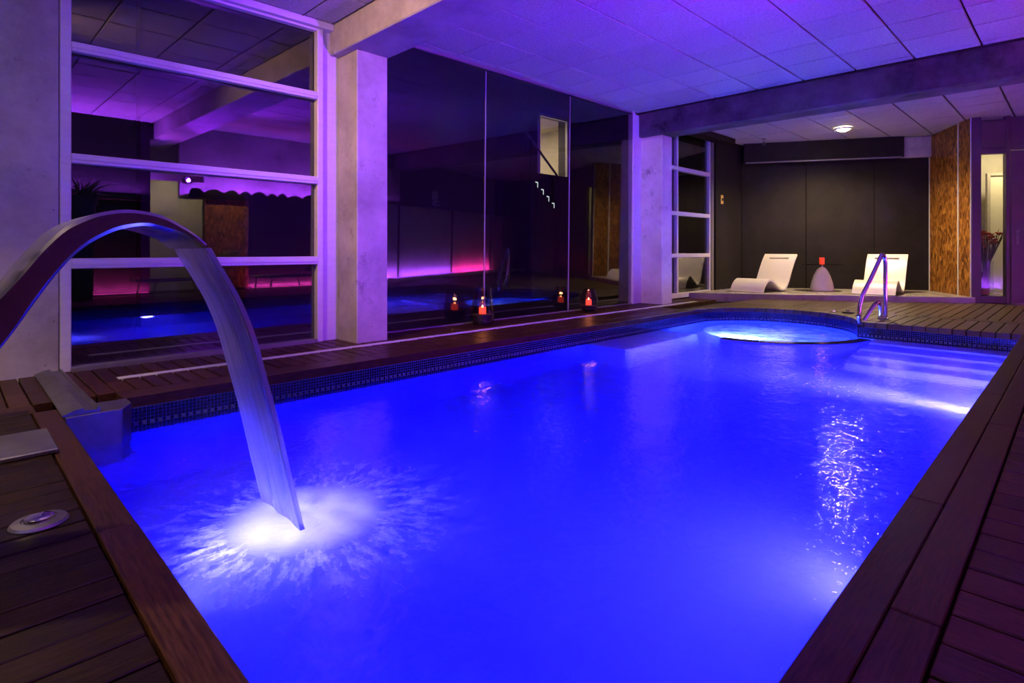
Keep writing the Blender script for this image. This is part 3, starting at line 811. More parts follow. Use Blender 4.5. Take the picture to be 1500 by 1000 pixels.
# falling sheet of water
def sheet_mat():
    m, nt, b = new_mat('falling_water'); L = nt.links.new
    nt.nodes.remove(b); out = nt.nodes['Material Output']
    tc = N(nt, 'ShaderNodeTexCoord'); mp = N(nt, 'ShaderNodeMapping'); mp.inputs['Scale'].default_value = (30, 1.2, 0.8)
    L(tc.outputs['Object'], mp.inputs['Vector'])
    no = N(nt, 'ShaderNodeTexNoise'); no.inputs['Scale'].default_value = 1.0; no.inputs['Detail'].default_value = 4
    L(mp.outputs[0], no.inputs['Vector'])
    bp = N(nt, 'ShaderNodeBump'); bp.inputs['Strength'].default_value = 0.25; bp.inputs['Distance'].default_value = 0.01
    L(no.outputs['Fac'], bp.inputs['Height'])
    tr = N(nt, 'ShaderNodeBsdfTransparent'); tr.inputs[0].default_value = (0.80, 0.80, 0.92, 1)
    gl = N(nt, 'ShaderNodeBsdfGlossy'); gl.inputs['Roughness'].default_value = 0.08; L(bp.outputs[0], gl.inputs['Normal'])
    df = N(nt, 'ShaderNodeBsdfTranslucent'); df.inputs[0].default_value = (0.9, 0.9, 0.95, 1)
    di = N(nt, 'ShaderNodeBsdfDiffuse'); di.inputs[0].default_value = (0.9, 0.9, 0.95, 1)
    fr = N(nt, 'ShaderNodeFresnel'); fr.inputs[0].default_value = 1.33; L(bp.outputs[0], fr.inputs['Normal'])
    m0 = N(nt, 'ShaderNodeMixShader'); m0.inputs[0].default_value = 0.5; L(df.outputs[0], m0.inputs[1]); L(di.outputs[0], m0.inputs[2])
    mr = N(nt, 'ShaderNodeMapRange'); mr.inputs['From Min'].default_value = 0.3; mr.inputs['From Max'].default_value = 0.75
    mr.inputs['To Min'].default_value = 0.28; mr.inputs['To Max'].default_value = 0.45
    L(no.outputs['Fac'], mr.inputs['Value'])
    m1 = N(nt, 'ShaderNodeMixShader'); L(mr.outputs[0], m1.inputs[0]); L(tr.outputs[0], m1.inputs[1]); L(m0.outputs[0], m1.inputs[2])
    m2 = N(nt, 'ShaderNodeMixShader'); L(fr.outputs[0], m2.inputs[0]); L(m1.outputs[0], m2.inputs[1]); L(gl.outputs[0], m2.inputs[2])
    L(m2.outputs[0], out.inputs['Surface'])
    return m
M['sheet'] = sheet_mat()
fall = smooth_path([(0, 0.712, 1.008), (0, 0.745, 0.945), (0, 0.785, 0.875), (0, 0.835, 0.775), (0, 0.885, 0.64), (0, 0.930, 0.47), (0, 0.982, 0.27), (0, 1.035, 0.03), (0, 1.088, -0.204)], 6)
bm = bmesh.new(); rows_ = []
NW = 16
for i, p in enumerate(fall):
    t = i / (len(fall) - 1)
    nar = 0.014 + 0.012 * t
    a, b2 = AX0 + nar, AX1 - nar
    fr_, bk_ = [], []
    for k in range(NW + 1):
        s_ = k / NW
        th = 0.0035 + 0.007 * (abs(2 * s_ - 1) ** 8)
        wv = 0.004 * t * math.sin(s_ * 14 + t * 5)
        fr_.append(bm.verts.new((a + (b2 - a) * s_, p.y + wv + th, p.z))); bk_.append(bm.verts.new((a + (b2 - a) * s_, p.y + wv - th, p.z)))
    rows_.append(fr_ + bk_[::-1])
for A, B in zip(rows_, rows_[1:]):
    m_ = len(A)
    for k in range(m_): bm.faces.new((A[k], A[(k + 1) % m_], B[(k + 1) % m_], B[k]))
bm.faces.new(rows_[0]); bm.faces.new(rows_[-1][::-1])
bmesh.ops.recalc_face_normals(bm, faces=bm.faces)
mbx = MB(); mbx._merge(bm)
sh = mbx.build('water_sheet', M['sheet'], smooth=True)
tag(sh, 'smooth sheet of water falling from the steel blade into the pool', 'water jet')

# foam where it lands
def foam_mat(name, cx, cy, core, reach, ang_scale=1.0):
    m, nt, b = new_mat(name); L = nt.links.new
    nt.nodes.remove(b); out = nt.nodes['Material Output']
    tc = N(nt, 'ShaderNodeTexCoord')
    sx = N(nt, 'ShaderNodeSeparateXYZ'); L(tc.outputs['Object'], sx.inputs[0])
    ln = N(nt, 'ShaderNodeVectorMath', operation='LENGTH'); 
    cb0 = N(nt, 'ShaderNodeCombineXYZ'); L(sx.outputs[0], cb0.inputs[0]); L(sx.outputs[1], cb0.inputs[1]); L(cb0.outputs[0], ln.inputs[0])
    an = N(nt, 'ShaderNodeMath', operation='ARCTAN2'); L(sx.outputs[1], an.inputs[0]); L(sx.outputs[0], an.inputs[1])
    ca = N(nt, 'ShaderNodeMath', operation='COSINE'); L(an.outputs[0], ca.inputs[0])
    sa = N(nt, 'ShaderNodeMath', operation='SINE'); L(an.outputs[0], sa.inputs[0])
    cb = N(nt, 'ShaderNodeCombineXYZ')
    mul = N(nt, 'ShaderNodeMath', operation='MULTIPLY'); mul.inputs[1].default_value = 0.9; L(ln.outputs['Value'], mul.inputs[0])
    L(ca.outputs[0], cb.inputs[0]); L(sa.outputs[0], cb.inputs[1]); L(mul.outputs[0], cb.inputs[2])
    no = N(nt, 'ShaderNodeTexNoise'); no.inputs['Scale'].default_value = 8.0 * ang_scale; no.inputs['Detail'].default_value = 7; no.inputs['Roughness'].default_value = 0.72
    L(cb.outputs[0], no.inputs['Vector'])
    n2 = N(nt, 'ShaderNodeTexNoise'); n2.inputs['Scale'].default_value = 16; n2.inputs['Detail'].default_value = 5; L(tc.outputs['Object'], n2.inputs['Vector'])
    fall_ = N(nt, 'ShaderNodeMapRange'); fall_.interpolation_type = 'SMOOTHERSTEP'
    fall_.inputs['From Min'].default_value = core; fall_.inputs['From Max'].default_value = reach
    fall_.inputs['To Min'].default_value = 1.0; fall_.inputs['To Max'].default_value = 0.0
    L(ln.outputs['Value'], fall_.inputs['Value'])
    # density = falloff^p * streaks
    pw = N(nt, 'ShaderNodeMath', operation='POWER'); pw.inputs[1].default_value = 1.6; L(fall_.outputs[0], pw.inputs[0])
    st_ = N(nt, 'ShaderNodeMapRange'); st_.inputs['From Min'].default_value = 0.40; st_.inputs['From Max'].default_value = 0.68; L(no.outputs['Fac'], st_.inputs['Value'])
    s2 = N(nt, 'ShaderNodeMapRange'); s2.inputs['From Min'].default_value = 0.3; s2.inputs['From Max'].default_value = 0.7; s2.inputs['To Min'].default_value = 0.6; L(n2.outputs['Fac'], s2.inputs['Value'])
    mm = N(nt, 'ShaderNodeMath', operation='MULTIPLY'); L(st_.outputs[0], mm.inputs[0]); L(s2.outputs[0], mm.inputs[1])
    # near the core everything is solid white water
    core_ = N(nt, 'ShaderNodeMapRange'); core_.interpolation_type = 'SMOOTHSTEP'
    core_.inputs['From Min'].default_value = core * 0.7; core_.inputs['From Max'].default_value = core * 1.9
    core_.inputs['To Min'].default_value = 1.0; core_.inputs['To Max'].default_value = 0.0; L(ln.outputs['Value'], core_.inputs['Value'])
    mxx = N(nt, 'ShaderNodeMath', operation='MAXIMUM'); L(mm.outputs[0], mxx.inputs[0]); L(core_.outputs[0], mxx.inputs[1])
    de = N(nt, 'ShaderNodeMath', operation='MULTIPLY', use_clamp=True); L(mxx.outputs[0], de.inputs[0]); L(pw.outputs[0], de.inputs[1])
    tr = N(nt, 'ShaderNodeBsdfTransparent')
    tl = N(nt, 'ShaderNodeBsdfTranslucent'); tl.inputs[0].default_value = (0.95, 0.95, 0.97, 1)
    di = N(nt, 'ShaderNodeBsdfDiffuse'); di.inputs[0].default_value = (0.95, 0.95, 0.97, 1)
    m0 = N(nt, 'ShaderNodeMixShader'); m0.inputs[0].default_value = 0.35; L(tl.outputs[0], m0.inputs[1]); L(di.outputs[0], m0.inputs[2])
    m1 = N(nt, 'ShaderNodeMixShader'); L(de.outputs[0], m1.inputs[0]); L(tr.outputs[0], m1.inputs[1]); L(m0.outputs[0], m1.inputs[2])
    L(m1.outputs[0], out.inputs['Surface'])
    return m
def foam(name, c, rad, hgt, m, ex=1.0, ey=1.0, rings=26, segs=72, seed=1):
    from mathutils import noise as mn_
    bm = bmesh.new(); prev = None
    cv = bm.verts.new((0, 0, -0.05))
    for i in range(1, rings + 1):
        r_ = rad * (i / rings) ** 1.15
        cur = []
        for k in range(segs):
            a = 2 * PI * k / segs
            x, y_ = r_ * math.cos(a) * ex, r_ * math.sin(a) * ey
            f = max(0.0, 1 - i / rings)
            z = hgt * f ** 2.2 + (0.5 + 0.5 * mn_.noise(Vector((x * 9, y_ * 9, seed)))) * 0.055 * f ** 1.5 - hgt - 0.075
            cur.append(bm.verts.new((x, y_, z)))
        for k in range(segs):
            k2 = (k + 1) % segs
            if prev is None: bm.faces.new((cv, cur[k], cur[k2]))
            else: bm.faces.new((prev[k], cur[k], cur[k2], prev[k2]))
        prev = cur
    mbx = MB(); mbx._merge(bm)
    return mbx.build(name, m, smooth=True, loc=c)
fo = foam('foam', (-2.56, 1.20, WL), 1.45, 0.05, foam_mat('white_water', 0, 0, 0.24, 1.35))
tag(fo, 'white foam splash with radial streaks where the sheet of water lands', 'foam', kind='stuff')
# churned spa surface
def spa_foam_mat():
    m, nt, b = new_mat('spa_bubbles'); L = nt.links.new
    nt.nodes.remove(b); out = nt.nodes['Material Output']
    tc = N(nt, 'ShaderNodeTexCoord')
    no = N(nt, 'ShaderNodeTexNoise'); no.inputs['Scale'].default_value = 2.6; no.inputs['Detail'].default_value = 8; no.inputs['Distortion'].default_value = 1.2
    L(tc.outputs['Object'], no.inputs['Vector'])
    mr = N(nt, 'ShaderNodeMapRange'); mr.inputs['From Min'].default_value = 0.35; mr.inputs['From Max'].default_value = 0.62
    mr.inputs['To Min'].default_value = 0.12; mr.inputs['To Max'].default_value = 0.75; L(no.outputs['Fac'], mr.inputs['Value'])
    tr = N(nt, 'ShaderNodeBsdfTransparent')
    tl = N(nt, 'ShaderNodeBsdfTranslucent'); tl.inputs[0].default_value = (0.92, 0.95, 0.97, 1)
    di = N(nt, 'ShaderNodeBsdfDiffuse'); di.inputs[0].default_value = (0.9, 0.93, 0.95, 1)
    m0 = N(nt, 'ShaderNodeMixShader'); m0.inputs[0].default_value = 0.4; L(tl.outputs[0], m0.inputs[1]); L(di.outputs[0], m0.inputs[2])
    m1 = N(nt, 'ShaderNodeMixShader'); L(mr.outputs[0], m1.inputs[0]); L(tr.outputs[0], m1.inputs[1]); L(m0.outputs[0], m1.inputs[2])
    L(m1.outputs[0], out.inputs['Surface'])
    return m
sf = foam('foam', (-3.22, 8.62, WL + 0.002), 1.0, 0.035, spa_foam_mat(), 0.98, 0.95, 22, 56, 5)
tag(sf, 'pale bubbling water churned up in the round spa', 'foam', kind='stuff')

# ------------------------------------------------------------------ corner waterfall box with its steel channel, hatch plate, floor button
cw = empty('waterfall_spout', (-4.41, 0.66, 0))
bx = [(-4.27, 0.42), (-4.27, 0.79), (-4.40, 0.86), (-4.545, 0.86), (-4.545, 0.505), (-4.40, 0.42)]
bx = [(-4.265, 0.505), (-4.265, 0.79), (-4.40, 0.865), (-4.545, 0.865), (-4.545, 0.505)]
MB().prism(bx, -0.60, 0.004, 0.004).build('spout_box', M['steel_dull'], cw, loc=(4.41, -0.66, 0))
# arched cover running back to the wall
cm = bmesh.new(); rows_ = []
for x, w_a in ((-5.93, 0.085), (-5.2, 0.087), (-4.6, 0.09), (-4.275, 0.092)):
    pr = [(-1.0, 0.006), (-1.0, 0.016), (-0.82, 0.020), (-0.4, 0.036), (0.1, 0.043), (0.14, 0.026), (0.8, 0.022), (0.86, 0.034), (1.0, 0.034), (1.0, 0.006)]
    rows_.append([cm.verts.new((x, 0.585 + p[0] * w_a, p[1])) for p in pr])
for A, B in zip(rows_, rows_[1:]):
    for k in range(len(A)): cm.faces.new((A[k], A[(k + 1) % len(A)], B[(k + 1) % len(A)], B[k]))
cm.faces.new(rows_[0]); cm.faces.new(rows_[-1][::-1])
bmesh.ops.recalc_face_normals(cm, faces=cm.faces)
mbx = MB(); mbx._merge(cm); mbx.build('channel_cover', M['steel_dull'], cw, loc=(4.41, -0.66, 0))
tag(cw, 'steel corner box with a long metal channel cover reaching to the wall', 'fountain')
hp = MB().box(-0.225, 0.225, -0.11, 0.11, 0.0, 0.026, 0.006)
hp = hp.build('hatch_plate', M['steel_dull'], loc=(-3.785, 0.288, 0.001))
tag(hp, 'flat rectangular steel hatch plate on the near deck boards', 'hatch')
def button(loc, r_, label, group=None):
    e = empty('floor_button', loc)
    MB().lathe([(r_, 0), (r_, 0.004), (r_ * 0.92, 0.012), (r_ * 0.62, 0.016), (r_ * 0.60, 0.011), (r_ * 0.0, 0.011)], 26).build('flange', M['steel_dull'], e, True)
    MB().lathe([(r_ * 0.52, 0.010), (r_ * 0.50, 0.024), (r_ * 0.35, 0.031), (0.0, 0.033)], 22).build('push_cap', M['chrome'], e, True)
    tag(e, label, 'button', group)
button((-2.70, 0.245, 0.001), 0.088, 'round steel push button on the near deck below the fountain arch')
button((-2.83, 10.14, 0.001), 0.05, 'small chrome deck button left of the black rimmed one', 'buttons beside the spa')
button((-2.42, 9.90, 0.001), 0.05, 'small chrome deck button between black rimmed button and handrail', 'buttons beside the spa')
e = empty('floor_button', (-2.62, 10.12, 0.001))
MB().lathe([(0.085, 0), (0.085, 0.012), (0.075, 0.022), (0.04, 0.024), (0.0, 0.024)], 26).build('flange', M['black'], e, True)
MB().lathe([(0.035, 0.022), (0.033, 0.036), (0.0, 0.042)], 18).build('push_cap', M['chrome'], e, True)
tag(e, 'black rimmed round button with chrome centre on the far deck', 'button', 'buttons beside the spa')

# ------------------------------------------------------------------ handrail at the pool edge
def grab(y):  # not used
    pass
A0 = Vector((-2.02, 9.66, 0.0)); B0 = Vector((-2.235, 9.14, 0.0))
ax = (B0 - A0); Lr = ax.length; ax.normalize()
def rp(s, z): return A0 + ax * s + Vector((0, 0, z))
prof = [(0.0, 0.0), (0.0, 0.3), (0.0, 0.62), (0.0, 0.82), (0.02, 0.90), (0.06, 0.935), (0.10, 0.90), (0.15, 0.82), (0.30, 0.60), (0.42, 0.44), (0.50, 0.33), (0.535, 0.22), (0.55, 0.10), (0.548, 0.02), (0.52, -0.035), (0.47, -0.03), (0.42, 0.03), (0.28, 0.17), (0.20, 0.235), (0.155, 0.255), (0.12, 0.23), (0.105, 0.16), (0.10, 0.0)]
hr = empty('pool_handrail', A0)
path = smooth_path([rp(s, z) for s, z in prof], 4)
MB().tube([p - A0 for p in path], 0.028, 12).build('rail', M['chrome'], hr, True)
for s in (0.0, 0.10):
    p = rp(s, 0) - A0
    MB().lathe([(0.045, 0.0), (0.045, 0.006), (0.032, 0.018), (0.026, 0.02)], 18, c=p).build('anchor_flange', M['chrome'], hr, True)
tag(hr, 'looped chrome grab rail standing at the spa corner of the pool', 'handrail')

# ------------------------------------------------------------------ white loungers on the platform
LP = smooth_path([(0, 0.0, 0.0), (0, 0.07, 0.12), (0, 0.16, 0.21), (0, 0.27, 0.262), (0, 0.38, 0.255), (0, 0.52, 0.185), (0, 0.66, 0.10), (0, 0.78, 0.055), (0, 0.88, 0.055), (0, 0.97, 0.11), (0, 1.06, 0.23), (0, 1.17, 0.43), (0, 1.30, 0.64), (0, 1.42, 0.785)], 5)
def lounger_mesh(w=0.74, th=0.024):
    bm = bmesh.new(); n_ = len(LP); top, bot = [], []
    slot = (n_ - 5, n_ - 4)
    for i, p in enumerate(LP):
        t = (LP[min(i + 1, n_ - 1)] - LP[max(i - 1, 0)]).normalized()
        nn = Vector((0, -t.z, t.y))
        tt = th * (1.6 if i in (0,) else 1.0)
        q1, q2 = p + nn * 0.0, p - nn * th
        q2.z = max(q2.z, 0.0); q1.z = max(q1.z, 0.004)
        xs = (-w / 2, -w * 0.30, w * 0.30, w / 2)
        top.append([bm.verts.new((x, q1.y, q1.z + th * 0.6)) for x in xs]); bot.append([bm.verts.new((x, q2.y, q2.z)) for x in xs])
    for i in range(n_ - 1):
        for k in range(3):
            if k == 1 and slot[0] <= i < slot[1]:
                # edges of the slot cut through the backrest
                if i == slot[0]: bm.faces.new((top[i][1], top[i][2], bot[i][2], bot[i][1]))
                if i == slot[1] - 1: bm.faces.new((top[i + 1][2], top[i + 1][1], bot[i + 1][1], bot[i + 1][2]))
                bm.faces.new((top[i][1], bot[i][1], bot[i + 1][1], top[i + 1][1])); bm.faces.new((top[i][2], top[i + 1][2], bot[i + 1][2], bot[i][2]))
                continue
            bm.faces.new((top[i][k], top[i][k + 1], top[i + 1][k + 1], top[i + 1][k]))
            bm.faces.new((bot[i][k + 1], bot[i][k], bot[i + 1][k], bot[i + 1][k + 1]))
        bm.faces.new((top[i][0], top[i + 1][0], bot[i + 1][0], bot[i][0])); bm.faces.new((top[i][3], bot[i][3], bot[i + 1][3], top[i + 1][3]))
    for k in range(3):
        bm.faces.new((top[0][k + 1], top[0][k], bot[0][k], bot[0][k + 1])); bm.faces.new((top[-1][k], top[-1][k + 1], bot[-1][k + 1], bot[-1][k]))
    bmesh.ops.recalc_face_normals(bm, faces=bm.faces)
    mbx = MB(); mbx._merge(bm); return mbx
lm = lounger_mesh().mesh('lounger_shell', M['white'])
for loc, PHI, lab in (((-4.99, 11.89, 0.11), R(-8), 'white wave shaped lounger on the platform beside the framed window'),
                 ((-2.91, 12.93, 0.11), R(2), 'white wave shaped lounger on the platform behind the chrome handrail')):
    o = put('sun_lounger', lm, None, loc, (0, 0, PHI))
    tag(o, lab, 'sun lounger', 'white loungers on the platform')

# side table with red candle
tb = empty('side_table', (-3.98, 13.42, 0.11))
MB().lathe([(0.215, 0.0), (0.235, 0.012), (0.228, 0.08), (0.205, 0.20), (0.165, 0.33), (0.115, 0.44), (0.065, 0.505), (0.03, 0.525), (0.0, 0.528)], 32).build('table_base', M['white'], tb, True)
MB().lathe([(0.022, 0.52), (0.022, 0.565), (0.05, 0.57), (0.0, 0.57)], 16).build('table_stem', M['chrome'], tb, True)
MB().lathe([(0.0, 0.57), (0.385, 0.57), (0.39, 0.576), (0.385, 0.582), (0.0, 0.582)], 40).build('table_top', M['smoke_dark'], tb, True)
tag(tb, 'white egg shaped side table with round glass top between the loungers', 'table')
ch = empty('candle_holder', (-3.98, 13.42, 0.693))
MB().lathe([(0.042, 0.0), (0.050, 0.004), (0.052, 0.14), (0.049, 0.143), (0.046, 0.14), (0.044, 0.012), (0.0, 0.012)], 22).build('red_glass', mat('red_glass', (0.75, 0.05, 0.02), rough=0.15, emit=(1.0, 0.07, 0.02), estr=0.55), ch, True)
MB().lathe([(0.0, 0.03), (0.012, 0.04), (0.014, 0.055), (0.0, 0.085)], 12).build('flame', emission('flame_a', (1.0, 0.55, 0.2), 14), ch, True)
tag(ch, 'small red glass candle holder on the round side table', 'candle')
light('candle_lamp', 'POINT', (-3.98, 13.42, 0.90), (1.0, 0.35, 0.12), 0.8, shadow_soft_size=0.03)

# ------------------------------------------------------------------ big smoked glass vases with candles by the glass wall
wax = mat('red_wax', (0.8, 0.06, 0.03), rough=0.4, emit=(1.0, 0.06, 0.025), estr=2.2)
def lantern(loc, prof, fill_r, fill_h, label):
    e = empty('candle_vase', loc)
    inner_ = [(max(r_ - 0.006, 0.0), z + (0.006 if i == 0 else 0)) for i, (r_, z) in enumerate(prof)]
    MB().lathe([(0.0, 0.0)] + prof + inner_[::-1] + [(0.0, 0.006)], 32, caps=False).build('glass_vase', M['smoke'], e, True)
    MB().lathe([(0.0, 0.008), (prof[0][0] * 0.9, 0.008), (fill_r * 0.97, fill_h * 0.5), (fill_r, fill_h), (0.0, fill_h + 0.008)], 26).build('dark_sand', mat('dark_sand', (0.012, 0.010, 0.012), rough=0.9), e, True)
    MB().lathe([(0.046, fill_h - 0.01), (0.047, fill_h + 0.085), (0.040, fill_h + 0.095), (0.012, fill_h + 0.080), (0.0, fill_h + 0.080)], 20).build('candle', wax, e, True)
    MB().lathe([(0.0, fill_h + 0.086), (0.009, fill_h + 0.094), (0.010, fill_h + 0.104), (0.005, fill_h + 0.116), (0.0, fill_h + 0.126)], 12).build('flame', emission('flame', (1.0, 0.50, 0.16), 22), e, True)
    tag(e, label, 'candle vase', 'candle vases along the glass wall')
    light('candle_lamp', 'POINT', (loc[0], loc[1], loc[2] + fill_h + 0.16), (1.0, 0.36, 0.12), 1.3, shadow_soft_size=0.02)
lantern((-5.64, 5.06, 0.001), [(0.10, 0.0), (0.148, 0.03), (0.158, 0.09), (0.150, 0.20), (0.130, 0.36), (0.112, 0.50)], 0.145, 0.145, 'tall smoked glass vase with a red candle at the first glass seam')
lantern((-5.64, 7.36, 0.001), [(0.07, 0.0), (0.125, 0.04), (0.150, 0.11), (0.152, 0.17), (0.132, 0.26), (0.095, 0.34), (0.088, 0.37)], 0.135, 0.105, 'rounder smoked glass vase with a red candle near the far column')

# unseen spotlight added under the near ceiling to warm the beam and the column
fs = empty('added_ceiling_spot', (-4.0, -0.52, 3.445))
MB().lathe([(0.0, 0.0), (0.06, 0.0), (0.06, -0.02), (0.015, -0.03), (0.014, -0.20), (0.0, -0.205)], 24).build('lamp_stem', M['alu_grey'], fs, True)
hd = MB().lathe([(0.05, -0.10), (0.07, -0.08), (0.085, 0.06), (0.075, 0.06), (0.06, -0.02)], 24, caps=False).build('lamp_head', M['black'], fs, True, loc=(0, 0, -0.25))
hd.rotation_euler = Vector((-0.28, 3.5, -1.03)).to_track_quat('Z', 'Y').to_euler()
MB().lathe([(0.0, 0.02), (0.074, 0.02), (0.074, 0.028), (0.0, 0.028)], 20).build('lamp_lens', emission('spot_lens', (1.0, 0.72, 0.4), 6), hd)
tag(fs, 'added black spotlight hanging from the ceiling behind the fountain', 'lamp')
vsl = empty('added_wall_spot', (1.50, 3.60, 2.37))  # fitting made up for the added violet flood
MB().box(-0.03, 0.0, -0.05, 0.05, -0.045, 0.07, 0.004).tube([(-0.03, 0, 0), (-0.12, 0, 0)], 0.012, 8).build('wall_bracket', M['alu_grey'], vsl)
hd = MB().lathe([(0.05, -0.12), (0.07, -0.10), (0.085, 0.03), (0.075, 0.03), (0.06, -0.04)], 24, caps=False).build('lamp_head', M['black'], vsl, True, loc=(-0.14, 0, -0.02))
hd.rotation_euler = Vector((-6.9, 1.6, 0.6)).to_track_quat('Z', 'Y').to_euler()
MB().lathe([(0.0, -0.01), (0.072, -0.01), (0.072, 0.0), (0.0, 0.0)], 20).build('lamp_lens', emission('violet_lens', (0.32, 0.05, 1.0), 3), hd)
tag(vsl, 'added violet spotlight on the lintel beside the wavy fascia', 'lamp')
# ------------------------------------------------------------------ ceiling downlights
def downlight(loc, label):
    e = empty('ceiling_downlight', loc)
    MB().lathe([(0.11, 0.012), (0.135, 0.010), (0.14, 0.0), (0.135, -0.020), (0.108, -0.024), (0.10, -0.012)], 28, caps=False).build('rim', M['alu'], e, True)
    MB().lathe([(0.0, -0.062), (0.04, -0.058), (0.075, -0.046), (0.098, -0.030), (0.106, -0.014), (0.104, 0.0), (0.0, 0.0)], 24).build('lens', emission('lamp_lens', (1.0, 0.80, 0.5), 110), e, True)
    MB().box(-0.16, -0.135, -0.012, 0.012, -0.03, 0.01, 0.003).build('spring_clip', M['alu_grey'], e)
    e.scale = (1.12, 1.12, 1.0)
    tag(e, label, 'ceiling light', 'round ceiling downlights')
downlight((-3.44, 12.95, 3.475), 'lit round downlight in the ceiling above the loungers')
downlight((-3.9, -0.9, 3.445), 'lit round downlight in the near bay above the fountain')
downlight((-1.7, -1.9, 3.445), 'lit round downlight in the near bay towards the right wall')

# yellow wall plate, hook and bracket at the back
e = empty('wall_plate', (-5.758, 12.42, 2.14))
MB().box(0.0, 0.012, -0.06, 0.06, -0.10, 0.10, 0.003).build('plate', mat('yellow_plastic', (0.72, 0.48, 0.10), rough=0.5), e)
MB().box(0.012, 0.030, -0.018, 0.018, -0.03, 0.03, 0.003).build('switch', M['black'], e)
tag(e, 'small yellow plate with a dark switch on the far left wall', 'switch plate')
e = empty('ceiling_hook', (-5.05, 13.0, 3.498))
MB().tube([(0, 0, 0), (0, 0, -0.08)], 0.008, 8).tube([(0.035 * math.cos(2 * PI * k / 16), 0, -0.115 + 0.035 * math.sin(2 * PI * k / 16)) for k in range(17)], 0.007, 6).build('ring', M['alu_grey'], e, True)
MB().lathe([(0.0, -0.012), (0.05, -0.012), (0.05, 0.0), (0.0, 0.0)], 16).build('hook_plate', M['alu_grey'], e)
tag(e, 'small ring hook hanging from the ceiling before the back wall', 'hook')

# ------------------------------------------------------------------ flower vase in the lobby
fv = empty('flower_vase', dloc(0.44, 0.45, 0.13), ANG)
MB().lathe([(0.0, 0.0), (0.11, 0.0), (0.12, 0.02), (0.115, 0.25), (0.10, 0.45), (0.115, 0.66), (0.107, 0.66), (0.094, 0.45), (0.108, 0.25), (0.11, 0.03), (0.0, 0.02)], 24, caps=False).build('vase', M['clear'], fv, True)
random.seed(21)
stems = MB(); pet = MB(); lvs = MB()
cols = []
for i in range(26):
    a = random.uniform(0, 2 * PI); sp_ = random.uniform(0.04, 0.27); hgt = random.uniform(0.78, 1.22)
    tip = Vector((sp_ * math.cos(a), sp_ * math.sin(a), hgt))
    stems.tube([(0.03 * math.cos(a), 0.03 * math.sin(a), 0.03), (0.05 * math.cos(a), 0.05 * math.sin(a), 0.6), tip], 0.006, 5)
    if i % 5 == 4: continue
    for k in range(7):
        b_ = 2 * PI * k / 7
        Mx = Matrix.Translation(tip) @ Matrix.Rotation(b_, 4, 'Z') @ Matrix.Rotation(R(-35), 4, 'Y')
        bm = bmesh.new(); bmesh.ops.create_icosphere(bm, subdivisions=1, radius=0.052)
        bmesh.ops.transform(bm, matrix=Mx @ Matrix.Translation((0.035, 0, 0)) @ Matrix.Diagonal((1.1, 0.75, 0.28, 1)), verts=bm.verts)
        pet._merge(bm)
for i in range(12):
    a = random.uniform(0, 2 * PI); L_ = random.uniform(0.3, 0.75)
    b0 = Vector((0.05 * math.cos(a), 0.05 * math.sin(a), 0.62)); t0 = b0 + Vector((0.35 * L_ * math.cos(a), 0.35 * L_ * math.sin(a), L_))
    lvs.tube([b0, (b0 + t0) / 2 + Vector((0.02, 0, 0.04)), t0], [0.006, 0.016, 0.001], 5)
stems.build('stem', mat('stem_green', (0.05, 0.09, 0.03), rough=0.6), fv)
tag(pet.build('petals', mat('petals', (0.28, 0.03, 0.02), (0.55, 0.16, 0.06), scale=8, rough=0.6), fv, True), kind='stuff')
lvs.build('leaves', mat('grass_blades', (0.10, 0.12, 0.05), (0.18, 0.15, 0.07), scale=6, rough=0.6), fv, True)
tag(fv, 'clear glass vase of red flowers behind the glazed door panel', 'vase')
jp = empty('dark_jar', dloc(0.30, 0.25, 0.13), ANG)
MB().lathe([(0.0, 0.0), (0.075, 0.0), (0.09, 0.03), (0.10, 0.25), (0.09, 0.36), (0.06, 0.42), (0.062, 0.45), (0.05, 0.45), (0.0, 0.43)], 24).build('jar_body', mat('glazed_black', (0.015, 0.012, 0.012), rough=0.1), jp, True)
MB().lathe([(0.101, 0.02), (0.104, 0.05), (0.104, 0.12), (0.101, 0.14)], 24, caps=False).build('jar_band', mat('ochre_band', (0.45, 0.22, 0.07), rough=0.4), jp, True)
tag(jp, 'dark glazed jar standing left of the flower vase', 'jar')

# ------------------------------------------------------------------ things on the right deck, seen mirrored in the glass
pp = empty('potted_plant', (0.66, 1.72, 0.0))
MB().lathe([(0.0, 0.0), (0.16, 0.0), (0.20, 1.70), (0.235, 1.70), (0.235, 1.86), (0.20, 1.86), (0.19, 1.78), (0.0, 1.78)], 24).build('tall_pot', M['black'], pp)
pl = MB(); random.seed(5)
for i in range(34):
    a = random.uniform(0, 2 * PI); L_ = random.uniform(0.35, 0.6); el = random.uniform(R(15), R(80))
    d = Vector((math.cos(a) * math.cos(el), math.sin(a) * math.cos(el), math.sin(el)))
    b0 = Vector((0.05 * math.cos(a), 0.05 * math.sin(a), 1.78))
    pl.tube([b0, b0 + d * L_ * 0.5 + Vector((0, 0, 0.03)), b0 + d * L_ + Vector((0, 0, -0.10))], [0.010, 0.020, 0.002], 5)
pl.build('leaves', mat('plant_leaf', (0.04, 0.07, 0.03), (0.10, 0.05, 0.03), scale=5, rough=0.5), pp, True)
tag(pp, 'spiky plant in a tall black pot on the right deck', 'plant')

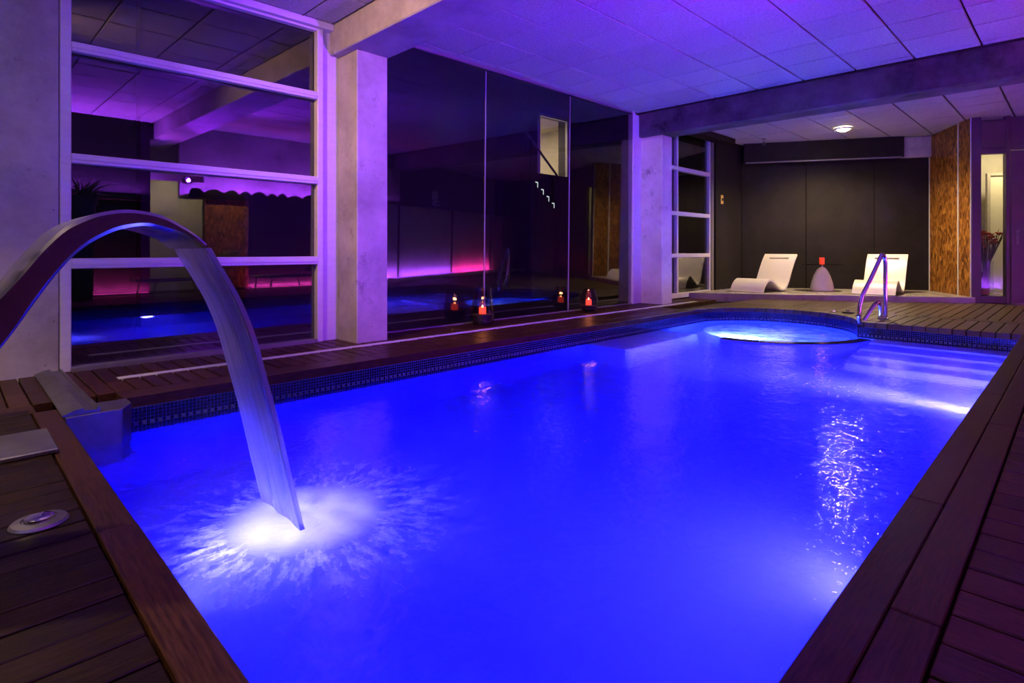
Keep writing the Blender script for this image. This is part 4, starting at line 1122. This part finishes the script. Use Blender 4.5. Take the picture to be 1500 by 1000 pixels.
def deck_chair(loc, rz):
    e = empty('deck_lounger', loc, rz)
    fm = MB()
    for sx_ in (-0.31, 0.31):
        fm.tube(smooth_path([(sx_, 0.0, 0.32), (sx_, 1.15, 0.32), (sx_, 1.35, 0.40), (sx_, 1.85, 0.86)], 4), 0.016, 8)
    fm.tube([(-0.31, 0.0, 0.32), (0.31, 0.0, 0.32)], 0.014, 8).tube([(-0.31, 1.85, 0.86), (0.31, 1.85, 0.86)], 0.014, 8)
    fm.build('frame', M['alu_grey'], e, True)
    MB().box(-0.29, 0.29, 0.02, 1.2, 0.318, 0.330, 0.003).build('seat', M['dark_fabric'], e)
    Mx = Matrix.Translation((0, 1.30, 0.375)) @ Matrix.Rotation(R(43), 4, 'X')
    MB().box(-0.29, 0.29, 0.02, 0.68, -0.006, 0.006, 0.003, M=Mx).build('backrest', M['dark_fabric'], e)
    for sx_ in (-0.29, 0.29):
        for y_, dy in ((0.15, -0.05), (1.15, 0.08)):
            MB().tube([(sx_, y_, 0.31), (sx_, y_ + dy, 0.0)], 0.014, 8).build('leg', M['alu_grey'], e, True)
    return e
c1 = deck_chair((0.50, 2.55, 0.002), R(-14)); tag(c1, 'dark mesh deck lounger on the right deck beside the tall pot', 'sun lounger', 'dark deck loungers')
c2 = copy_tree(c1); c2.location = (0.62, 4.75, 0.002); c2.rotation_euler = (0, 0, R(-10)); tag(c2, 'dark mesh deck lounger on the right deck before the fascia wall', 'sun lounger', 'dark deck loungers')

# clock and instrument box on the oblique wall
cl = empty('wall_clock', oloc(4.02, -0.43, 2.55), AB)
CM = Matrix.Rotation(R(-90), 4, 'X')
cb = MB(); bm = bmesh.new()
mb = MB().lathe([(0.0, 0.0), (0.17, 0.0), (0.17, 0.035), (0.155, 0.04), (0.15, 0.03), (0.0, 0.03)], 32)
bmesh.ops.transform(mb.bm, matrix=CM, verts=mb.bm.verts); mb.build('clock_case', M['alu'], cl, True)
MB().box(-0.004, 0.004, 0.032, 0.036, -0.01, 0.085).box(-0.01, 0.075, 0.032, 0.036, -0.005, 0.005).build('hand', M['black'], cl)
for k in range(12):
    tk = MB()
    tk.box(-0.004, 0.004, 0.031, 0.034, 0.112, 0.138, M=Matrix.Rotation(k * PI / 6, 4, 'Y')).build('hour_mark', M['black'], cl)
tag(cl, 'round white wall clock above the ledge of the oblique wall', 'clock')
ib = empty('instrument_box', oloc(4.02, -0.38, 2.165), AB)
MB().box(-0.12, 0.12, -0.06, 0.06, 0.0, 0.22, 0.006).build('case', M['alu'], ib)
MB().box(-0.06, 0.06, 0.06, 0.066, 0.08, 0.17, 0.002).build('display', M['black'], ib)
tag(ib, 'small pale instrument box on the ledge under the wall clock', 'instrument')
